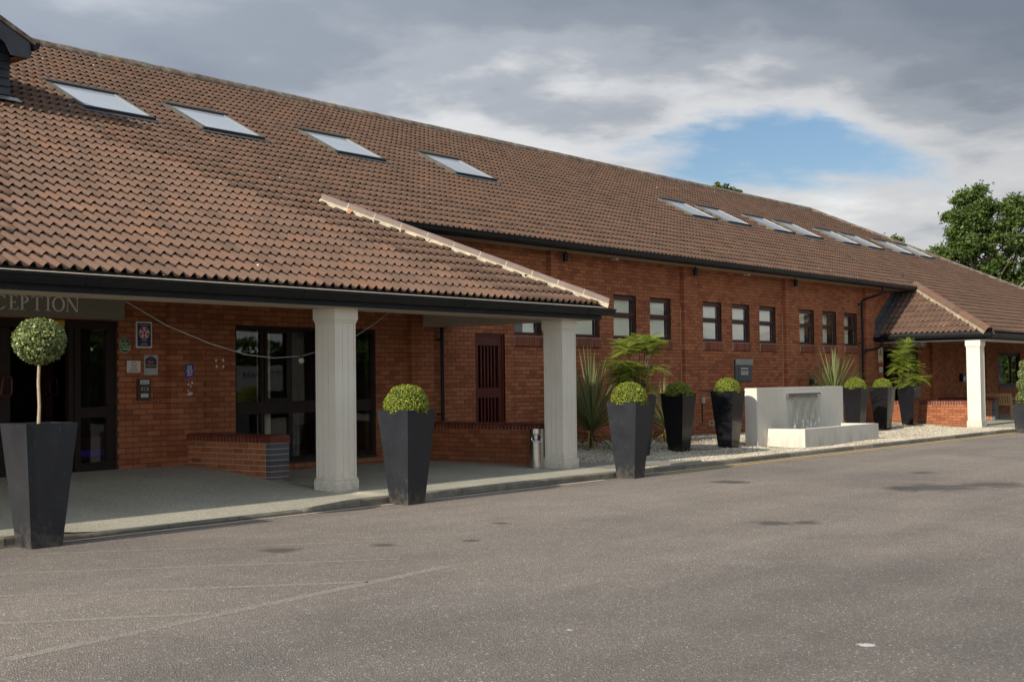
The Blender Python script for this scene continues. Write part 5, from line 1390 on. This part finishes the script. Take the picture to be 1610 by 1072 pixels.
part('seat_rail', 'teak', Be, lambda m: m.box(xf - .058, xf - .025, ya + .061, yb_ - .061, zb + .35, zb + .42))

# ------------------------------------------------------------------ festoon cable with one bulb
Ca = empty('festoon_cable', (11.3, 12.9, 1.8)); tag(Ca, 'pale drooping festoon cable with a single glass bulb under the porch roof', 'cable')
key_pts = [(9.02, 2.46), (9.6, 2.19), (10.24, 1.985), (10.8, 1.855), (11.26, 1.815), (11.75, 1.845), (12.25, 1.955), (12.75, 2.13), (13.1, 2.30), (13.42, 2.48)]
part('wire', 'cable', Ca, lambda m: m.tube([(a, 12.9, b) for a, b in key_pts], .0055, 6))
part('hook', 'steel_dull', Ca, lambda m: (m.tube([(9.02, 12.9, 2.45), (9.02, 12.9, 2.80)], .006, 6), m.tube([(13.42, 12.9, 2.47), (13.42, 12.9, 2.80)], .006, 6)))
part('bulb_holder', 'black_plastic', Ca, lambda m: m.lathe((11.735, 12.9), [(.0, 1.815), (.016, 1.815), (.018, 1.845), (.0, 1.855)], 12))
bl = MB(); bl.lathe((11.735, 12.9), [(.0, 1.742)] + [(.040 * math.sin(a), 1.782 - .040 * math.cos(a)) for a in [k * .2856 for k in range(1, 10)]] + [(.012, 1.822)], 20); bl.smooth = True; bl.build('bulb', 'bulb_glass', Ca)

# ------------------------------------------------------------------ signs
def rr_poly(x0, x1, z0, z1, r, n=5):
    p = []
    for cx_, cz_, a0 in ((x1 - r, z0 + r, -90), (x1 - r, z1 - r, 0), (x0 + r, z1 - r, 90), (x0 + r, z0 + r, 180)):
        for k in range(n + 1): a = R(a0 + 90 * k / n); p.append((cx_ + r * math.cos(a), cz_ + r * math.sin(a)))
    return p
def plate(name, mat, poly, y0, y1, parent): 
    m = MB(); m.prism(poly, 'y', y1, y0); return m.build(name, mat, parent)
def disc(cx_, cz_, rx, rz=None, n=28): rz = rz or rx; return [(cx_ + rx * math.cos(2 * math.pi * k / n), cz_ + rz * math.sin(2 * math.pi * k / n)) for k in range(n)]
def ringp(name, mat, cx_, cz_, r0_, r1_, y, parent, a0=0, a1=360, n=32):
    m = MB()
    for k in range(n + 1):
        a = R(a0 + (a1 - a0) * k / n); m.v += [(cx_ + r0_ * math.cos(a), y, cz_ + r0_ * math.sin(a)), (cx_ + r1_ * math.cos(a), y, cz_ + r1_ * math.sin(a))]
    m.f = [(2 * k, 2 * k + 1, 2 * k + 3, 2 * k + 2) for k in range(n)]; m.a = [0] * n
    return m.build(name, mat, parent)
def print_bars(x, y, z, w, h, rows, mat, parent, seed=1):
    """small print too fine to read: rows of short strokes"""
    q = random.Random(seed); m = MB(); rh = h / rows
    for r in range(rows):
        ww = w * q.uniform(.72, 1.0); xa = x - ww / 2; zc = z + h / 2 - (r + .5) * rh
        while xa < x + ww / 2 - .15 * rh:
            l = min(rh * q.uniform(.7, 2.4), x + ww / 2 - xa); m.add([(xa, y, zc - rh * .24), (xa + l, y, zc - rh * .24), (xa + l, y, zc + rh * .24), (xa, y, zc + rh * .24)], [(0, 1, 2, 3)]); xa += l + rh * .35
    m.build('small_print', mat, parent)
# RECEPTION board
Sg = empty('reception_sign', (9.02, 15.1, 2.37)); tag(Sg, 'long taupe fascia sign reading RECEPTION in pale serif capitals above the doors', 'sign')
part('board', 'sign_taupe', Sg, lambda m: m.box(7.5, 10.545, 15.09, 15.196, 2.372, 2.74), bevel=.003)
HT = .186
def poly_letter(ch, x, w):
    """serif capital, height HT, drawn from straight and curved strokes"""
    z = 2.452; y = 15.0885; st = .030; th = .012; sf = .010
    m = MB()
    def q(pts): m.add([(x + a * w, y, z + b * HT) for a, b in pts], [tuple(range(len(pts)))])
    def rect(a0, a1, b0, b1): q([(a0, b0), (a1, b0), (a1, b1), (a0, b1)])
    s, t, f, sw = st / w, th / HT, sf / HT, .022 / w
    def stem(a, thick=None):
        k = s if thick is None else thick
        rect(a, a + k, 0, 1); rect(a - sw, a + k + sw, 0, f); rect(a - sw, a + k + sw, 1 - f, 1)
    def arc(cx_, cz_, rx, rz, a0, a1, tk, n=18):
        pts = []
        for k in range(n + 1):
            a = R(a0 + (a1 - a0) * k / n); c = abs(math.cos(a)); wx = tk * (.35 + .65 * c) ; ix, iz = rx - tk, rz - th / HT * 1.1
            pts.append(((cx_ + rx * math.cos(a), cz_ + rz * math.sin(a)), (cx_ + ix * math.cos(a), cz_ + iz * math.sin(a))))
        for k in range(n): q([pts[k][0], pts[k + 1][0], pts[k + 1][1], pts[k][1]])
    if ch in 'REPTI':
        if ch == 'T':
            stem(.5 - s / 2); rect(0.02, .98, 1 - t * 1.2, 1); q([(.02, 1), (.02, .80), (.05, .80), (.10, 1 - t)]); q([(.98, 1), (.90, 1 - t), (.95, .80), (.98, .80)])
        elif ch == 'I': stem(.5 - s / 2)
        else: stem(sw + .02)
    b = sw + .02
    if ch == 'E':
        rect(b + s, .90, 1 - t, 1); rect(b + s, .95, 0, t); rect(b + s, .72, .49, .49 + t * .9); q([(.86, 1), (.83, 1 - t), (.88, .80), (.92, .80), (.92, 1)]); q([(.95, 0), (1.0, .24), (.96, .24), (.84, t)]); rect(.70, .75, .40, .62)
    if ch in 'PR':
        arc(b + s * .9, .735, .95 - b - s * .9, .265, -90, 90, s * .95); rect(b + s, b + s + .12, 1 - t, 1)
    if ch == 'R': q([(.42, .50), (.60, .50), (1.02, 0), (.80, 0)]); rect(.74, 1.06, 0, f)
    if ch == 'O': arc(.5, .5, .5, .52, 0, 360, s * 1.0, 40)
    if ch == 'C': arc(.54, .5, .54, .52, 42, 318, s * 1.0, 32); q([(.92, .72), (.97, .72), (.97, 1.0), (.93, 1.0), (.80, .90)]); q([(.98, .26), (.94, .28), (.80, .06), (.86, .04)])
    if ch == 'N':
        t2 = s * .40; rect(.10, .10 + t2, 0, 1); rect(.85, .85 + t2, 0, 1); q([(.02, 1), (.24, 1), (.85 + t2, .0), (.85 + t2 - .02, -.02), (.76, .02)]); rect(.02, .22, 0, f); rect(.74, .98, 1 - f, 1); rect(0, .2, 1 - f, 1)
    m.build('letter', 'sign_letter', Sg)
for ch, x, w in (('R', 8.275, .165), ('E', 8.462, .135), ('C', 8.625, .175), ('E', 8.835, .135), ('P', 8.985, .135), ('T', 9.150, .165), ('I', 9.345, .085), ('O', 9.445, .185), ('N', 9.645, .19)):
    poly_letter(ch, x, w)
# rose hotel sign
y = YW - .003; S1 = empty('rose_sign', (10.92, y, 2.0)); tag(S1, 'navy sign with red and white rose, three stars and the word HOTEL', 'sign')
plate('plate', 'sign_white', rr_poly(10.79, 11.05, 1.995, 2.36, .022), y, y - .012, S1); plate('panel', 'sign_navy', rr_poly(10.81, 11.03, 2.02, 2.338, .008), y - .0125, y - .014, S1)
cx_, cz_ = 10.92, 2.205
plate('rose', 'sign_white', disc(cx_, cz_, .087), y - .0142, y - .0148, S1); plate('rose', 'sign_red', disc(cx_, cz_, .082), y - .0149, y - .0155, S1)
for k in range(5):
    a = R(90 + 72 * k); ringp('petal', 'sign_white', cx_, cz_, .056, .074, y - .0160, S1, 90 + 72 * k - 22, 90 + 72 * k + 22, 8)
for k in range(5):
    a = R(90 + 36 + 72 * k); plate('petal', 'sign_white', disc(cx_ + .036 * math.cos(R(90 + 72 * k)), cz_ + .036 * math.sin(R(90 + 72 * k)), .018, n=10), y - .0160, y - .0164, S1)
plate('rose_heart', 'sign_red', disc(cx_, cz_, .020, n=14), y - .0166, y - .017, S1)
wall_text('lettering', 'enjoyengland.com', .024, cx_, y - .0145, 2.315, 'sign_white', S1); wall_text('lettering', 'HOTEL', .034, cx_, y - .0145, 2.05, 'sign_white', S1)
for dx in (-.028, 0, .028): wall_text('star', '*', .055, cx_ + dx, y - .0145, 2.088, 'sign_white', S1)
# green oval
S2 = empty('green_sign', (10.61, y, 1.92)); tag(S2, 'small green oval Green Tourism sign beside the door frame', 'sign')
cx_, cz_ = 10.612, 2.035
plate('plate', 'sign_silver', disc(cx_, cz_ - .004, .086, .114), y, y - .007, S2); plate('panel', 'sign_green', disc(cx_, cz_, .078, .104), y - .0072, y - .009, S2)
plate('dot', 'pink_paint', disc(cx_, cz_ + .066, .017), y - .0092, y - .010, S2); wall_text('lettering', 'Green', .047, cx_ - .012, y - .0095, cz_ + .020, 'sign_white', S2); wall_text('lettering', 'Tourism', .043, cx_ + .005, y - .0095, cz_ - .020, 'sign_white', S2)
plate('ribbon', 'sign_white', [(cx_ - .045, cz_ - .062), (cx_ + .09, cz_ - .062), (cx_ + .09, cz_ - .05), (cx_ - .045, cz_ - .05)], y - .0092, y - .0100, S2)
# no smoking
S3 = empty('no_smoking_sign', (10.75, y, 1.66)); tag(S3, 'small white NO SMOKING sign with red prohibition ring', 'sign')
plate('plate', 'sign_white', rr_poly(10.645, 10.865, 1.658, 1.822, .003), y, y - .006, S3)
ringp('ring', 'sign_red', 10.755, 1.768, .036, .044, y - .0065, S3); plate('bar', 'sign_red', [(10.727, 1.793), (10.722, 1.788), (10.783, 1.743), (10.788, 1.748)], y - .0064, y - .0068, S3); plate('cigarette', 'sign_black', [(10.735, 1.757), (10.775, 1.757), (10.775, 1.764), (10.735, 1.764)], y - .0060, y - .0063, S3)
wall_text('lettering', 'NO SMOKING', .020, 10.755, y - .0065, 1.711, 'sign_black', S3); print_bars(10.755, y - .0065, 1.683, .18, .026, 2, 'sign_black', S3)
# Best Western
S4 = empty('hotel_brand_sign', (11.03, y, 1.63)); tag(S4, 'silver plate sign with navy badge lettered Best Western in gold', 'sign')
plate('plate', 'sign_silver', rr_poly(10.922, 11.148, 1.625, 1.902, .003), y, y - .006, S4)
cx_ = 11.035
def badge(g_): return [(cx_ - .095 + g_, 1.715 + g_), (cx_ + .095 - g_, 1.715 + g_), (cx_ + .098 - g_, 1.84), (cx_ + .055, 1.868 - g_), (cx_ + .02, 1.888 - g_), (cx_, 1.892 - g_), (cx_ - .02, 1.888 - g_), (cx_ - .055, 1.868 - g_), (cx_ - .098 + g_, 1.84)]
plate('badge', 'sign_gold', badge(0), y - .0062, y - .0075, S4); plate('badge', 'sign_navy', badge(.006), y - .0077, y - .0085, S4)
wall_text('lettering', 'Best', .056, cx_ - .004, y - .009, 1.805, 'sign_gold', S4, .9); wall_text('lettering', 'Western', .050, cx_, y - .009, 1.757, 'sign_gold', S4, .88); plate('crown', 'sign_red', [(cx_ - .02, 1.845), (cx_ + .02, 1.845), (cx_ + .024, 1.866), (cx_ + .01, 1.857), (cx_, 1.872), (cx_ - .01, 1.857), (cx_ - .024, 1.866)], y - .0087, y - .0092, S4)
# Lions plaque
S5 = empty('club_plaque', (10.91, y, 1.28)); tag(S5, 'dark wooden plaque with round L badge between two white labels', 'plaque')
part('board', 'plaque_wood', S5, lambda m: m.box(10.80, 11.02, y - .03, y, 1.275, 1.575), bevel=.006)
plate('label', 'sign_white', rr_poly(10.842, 10.985, 1.498, 1.556, .002), y - .0305, y - .032, S5); plate('label', 'sign_white', rr_poly(10.852, 10.972, 1.318, 1.366, .002), y - .0305, y - .032, S5)
plate('badge', 'sign_slate', disc(10.913, 1.433, .056), y - .0305, y - .034, S5); plate('ear', 'sign_grey', disc(10.868, 1.433, .018, .026), y - .0342, y - .0345, S5); plate('ear', 'sign_grey', disc(10.958, 1.433, .018, .026), y - .0342, y - .0345, S5); plate('hub', 'sign_slate', disc(10.913, 1.433, .034), y - .0346, y - .0350, S5)
wall_text('lettering', 'L', .058, 10.913, y - .0355, 1.433, 'sign_silver', S5); print_bars(10.913, y - .0325, 1.527, .12, .042, 2, 'sign_black', S5, 2); print_bars(10.912, y - .0325, 1.342, .10, .03, 2, 'sign_grey', S5, 3)
# blue notice on the pilaster
yp = YW - .106; S6 = empty('blue_notice', (11.6, yp, 1.57)); tag(S6, 'narrow blue notice with white lines and red foot on the brick pilaster', 'sign')
plate('plate', 'sign_blue', rr_poly(11.535, 11.685, 1.565, 1.775, .002), yp, yp - .004, S6); plate('foot', 'sign_red', [(11.575, 1.572), (11.683, 1.572), (11.683, 1.592), (11.575, 1.592)], yp - .0042, yp - .005, S6)
print_bars(11.615, yp - .0046, 1.68, .11, .15, 5, 'sign_white', S6, 4)
# information panel on the long wall
S7 = empty('information_panel', (28.0, y, 1.4)); tag(S7, 'slate grey information panel with pale header strip on the brick wall above the fountain', 'sign')
part('back', 'sign_slate', S7, lambda m: m.box(27.58, 28.42, y - .03, y, 1.40, 1.93), bevel=.01); part('header', 'sign_grey', S7, lambda m: m.box(27.58, 28.44, y - .05, y - .031, 1.80, 1.94), bevel=.004); part('panel', 'sign_slate', S7, lambda m: m.box(27.74, 28.36, y - .036, y - .0305, 1.42, 1.79))
print_bars(28.04, y - .037, 1.715, .40, .05, 1, 'sign_white', S7, 5); print_bars(28.04, y - .037, 1.61, .40, .11, 3, 'sign_white', S7, 6)
# hazard signs near the far entrance
S8 = empty('hazard_sign', (36.28, y, 1.9)); tag(S8, 'tall white sign with yellow warning triangle beside the far entrance', 'sign')
plate('plate', 'sign_white', rr_poly(36.12, 36.44, 1.90, 2.325, .005), y, y - .006, S8); plate('triangle', 'sign_black', [(36.15, 2.10), (36.41, 2.10), (36.28, 2.305)], y - .0062, y - .0068, S8); plate('triangle', 'sign_yellow', [(36.185, 2.118), (36.375, 2.118), (36.28, 2.272)], y - .007, y - .0075, S8); plate('figure', 'sign_black', [(36.255, 2.165), (36.30, 2.155), (36.31, 2.22), (36.27, 2.225)], y - .0077, y - .008, S8); plate('band', 'sign_yellow', [(36.15, 1.915), (36.41, 1.915), (36.41, 1.965), (36.15, 1.965)], y - .0062, y - .0068, S8)
print_bars(36.28, y - .007, 2.04, .2, .06, 2, 'sign_grey', S8, 7)
S9 = empty('small_notice', (36.3, y, 1.6)); tag(S9, 'small white notice under the warning sign by the far entrance', 'sign')
plate('plate', 'sign_white', rr_poly(36.17, 36.41, 1.61, 1.76, .004), y, y - .005, S9); print_bars(36.29, y - .0055, 1.685, .16, .09, 3, 'sign_grey', S9, 8)
# fascia board over the far entrance: only its last letters show past the shrub
S10 = empty('entrance_sign', (38, y, 2.4)); tag(S10, 'taupe fascia sign above the far entrance partly hidden by the ferny shrub', 'sign')
part('board', 'sign_taupe', S10, lambda m: m.box(36.9, 39.6, y - .10, y, 2.372, 2.66), bevel=.003); wall_text('lettering', 'IC', .26, 39.28, y - .1015, 2.49, 'sign_letter', S10)

# ------------------------------------------------------------------ trees
def tree(x, y, z, hgt, clumps, label, seed, leaf=.30, per=420, trunk_r=.3, group=None, name='tree', sub=14):
    T = empty(name, (x, y, z)); tag(T, label, 'tree', group)
    rr = random.Random(seed); rg = np.random.default_rng(seed)
    tb = MB(); fork = Vector((x, y, z + hgt * .32))
    tb.tube([(x, y, z - .2), (x + .1, y, z + hgt * .15), fork, (x - .1, y + .1, z + hgt * .6), (x, y, z + hgt * .85)], [trunk_r, trunk_r * .85, trunk_r * .7, trunk_r * .4, trunk_r * .12], 9)
    V = V3()
    for (cx_, cy_, cz_, r) in clumps:
        c = Vector((x + cx_, y + cy_, z + cz_))
        st = Vector((x, y, z + max(hgt * .25, cz_ - r * 1.1 - hgt * .15)))
        tb.tube([st, st.lerp(c, .5) + Vector((0, 0, -.1 * r)), c], [trunk_r * .32, trunk_r * .2, trunk_r * .06], 6)
        for s in range(sub):
            d = rnd_dirs(rg, 1)[0]; d[2] = d[2] * .8 + .1
            sc_ = np.array(c) + d * r * rg.uniform(.45, 1.0); sr = r * rg.uniform(.22, .42); n = int(per * rg.uniform(.6, 1.2) / sub * 3)
            P = sc_ + rg.normal(0, 1, (n, 3)) * sr * np.array([.55, .55, .38])
            Nn = rnd_dirs(rg, n) + np.array([0, 0, .7]); Nn /= np.linalg.norm(Nn, axis=1)[:, None]
            Tt = np.cross(Nn, rnd_dirs(rg, n)); Tt /= np.linalg.norm(Tt, axis=1)[:, None] + 1e-9
            V.add(*leaf_quads(P, Nn, Tt, rg.uniform(.7, 1.3, n) * leaf, rg.uniform(.35, .6, n) * leaf, rg.uniform(.01, .99, n)))
    tb.build('trunk', 'bark', T); V.build('crown', 'tree_leaf', T, (x, y, z + hgt * .6))
tree(86.5, 29.5, 0, 14, [(-1.8, .4, 11.4, 1.25), (-1.5, 0, 9.9, 1.2), (.6, .3, 12.9, 1.5), (1.9, -1, 12.0, 1.6), (.2, 0, 11.0, 1.5), (2.6, -2.0, 10.2, 2.0), (-1.0, 1.2, 8.9, 1.6), (1.0, .0, 9.0, 1.7), (-2.6, 2.0, 8.6, 1.3), (2.8, -1.5, 7.8, 1.9), (0, 0.5, 7.2, 1.8), (-2.4, 1.2, 7.0, 1.6), (4.2, -3, 12.6, 1.8), (4.6, -3.4, 9.4, 2.0)],
     'tall leafy ash tree rising beyond the hipped end of the roof', 2, .27, 1500, .32, 'trees beyond the roof')
tree(84.0, 34.5, 0, 10.5, [(-2.6, 1.2, 7.9, 1.3), (-1.2, .6, 9.0, 1.5), (.4, 0, 9.6, 1.5), (1.6, -.4, 8.6, 1.7), (-3.6, 2.2, 6.9, 1.3), (-.4, 0, 7.4, 1.8), (2.2, -1, 7.2, 1.8)],
     'shorter rounded tree standing left of the tall ash beyond the roof', 5, .27, 1500, .25, 'trees beyond the roof')
tree(47.72, 27.0, 0, 9.7, [(-.42, .2, 9.22, .26), (-.05, 0, 9.42, .26), (.35, -.2, 9.28, .30), (.75, -.4, 9.25, .26), (.15, 0, 8.8, .4), (-.5, .3, 8.7, .35)], 'slender treetop just showing above the roof ridge', 7, .17, 110, .10, 'trees beyond the roof', sub=7)
for k, (x, y, hgt) in enumerate(((30, -24, 9), (40, -27, 11), (50, -22, 10), (60, -26, 12), (72, -20, 11), (20, -28, 10), (85, -24, 12))):
    cl = [(random.Random(k * 9 + j).uniform(-2.6, 2.6), random.Random(k * 9 + j + 50).uniform(-2.0, 2.0), hgt * (.32 + .07 * j), 2.0) for j in range(9)]
    tree(x, y, 0, hgt, cl, 'broad tree across the car park, ' + ('opposite the slatted door', 'opposite the first wall windows', 'opposite the fountain', 'opposite the far porch', 'beyond the far porch', 'opposite the reception window', 'last of the row beyond the far porch')[k], 60 + k, .42, 330, .28, 'trees across the car park')
# hedge across the car park, with a banner tied to it
HG = empty('hedge', (45, -15, 0)); tag(HG, 'long clipped hedge across the car park', 'hedge')
rg = np.random.default_rng(77); n = 44000
hx = rg.uniform(5, 190, n); fc = rg.uniform(0, 1, n); hz = np.where(fc < .7, rg.uniform(.05, 3.1, n), 3.1 + rg.normal(0, .1, n)); hy = np.where(fc < .7, -14.0 + rg.normal(0, .12, n), rg.uniform(-16, -14, n))
hz += .25 * np.sin(hx * .7) * (hz > 1.5); Nn = rnd_dirs(rg, n) + np.array([0, .6, .5]); Nn /= np.linalg.norm(Nn, axis=1)[:, None]; Tt = np.cross(Nn, rnd_dirs(rg, n)); Tt /= np.linalg.norm(Tt, axis=1)[:, None]
V = V3(); V.add(*leaf_quads(np.stack([hx, hy, hz], 1), Nn, Tt, rg.uniform(.2, .4, n), rg.uniform(.12, .22, n), rg.uniform(.01, .99, n))); V.build('foliage', 'tree_leaf', HG, (45, -15, 1))
part('inner_foliage', 'core_leaf', HG, lambda m: m.box(5, 190, -15.9, -14.15, 0, 2.9))
HG2 = empty('hedge', (100, 12, 0)); tag(HG2, 'tall rough hedge closing the far end of the car park', 'hedge')
n = 16000; hy = rg.uniform(-14, 45, n); hz = rg.uniform(.05, 1, n) ** .8 * (4.2 + .5 * np.sin(hy * .45)); hx = 99 + rg.normal(0, .18, n)
Nn = rnd_dirs(rg, n) + np.array([-.6, 0, .5]); Nn /= np.linalg.norm(Nn, axis=1)[:, None]; Tt = np.cross(Nn, rnd_dirs(rg, n)); Tt /= np.linalg.norm(Tt, axis=1)[:, None]
V = V3(); V.add(*leaf_quads(np.stack([hx, hy, hz], 1), Nn, Tt, rg.uniform(.25, .5, n), rg.uniform(.15, .28, n), rg.uniform(.01, .99, n))); V.build('foliage', 'tree_leaf', HG2, (100, 12, 1))
part('inner_foliage', 'core_leaf', HG2, lambda m: m.box(99.1, 101, -14, 45, 0, 3.8))
BNR = empty('banner', (37.6, -13.6, 1)); tag(BNR, 'white printed banner hung on the hedge across the car park', 'banner')
part('sheet', 'sign_white', BNR, lambda m: m.box(35.4, 39.2, -13.62, -13.60, 1.15, 2.25))
for k, (t, z_) in enumerate((('STEEL PARK CUP', 1.85),)):
    me = text_mesh(t, .42 if k == 0 else .26); me.materials.clear(); me.materials.append(MATS['sign_black']); me.transform(Matrix.Rotation(R(90), 4, 'X')); me.transform(Matrix.Rotation(R(180), 4, 'Z'))
    o = bpy.data.objects.new('lettering', me); o.location = (37.3, -13.59, z_); link(o, BNR)
print('objects', len(bpy.data.objects), 'tris', sum(len(o.data.polygons) for o in bpy.data.objects if o.type == 'MESH'))
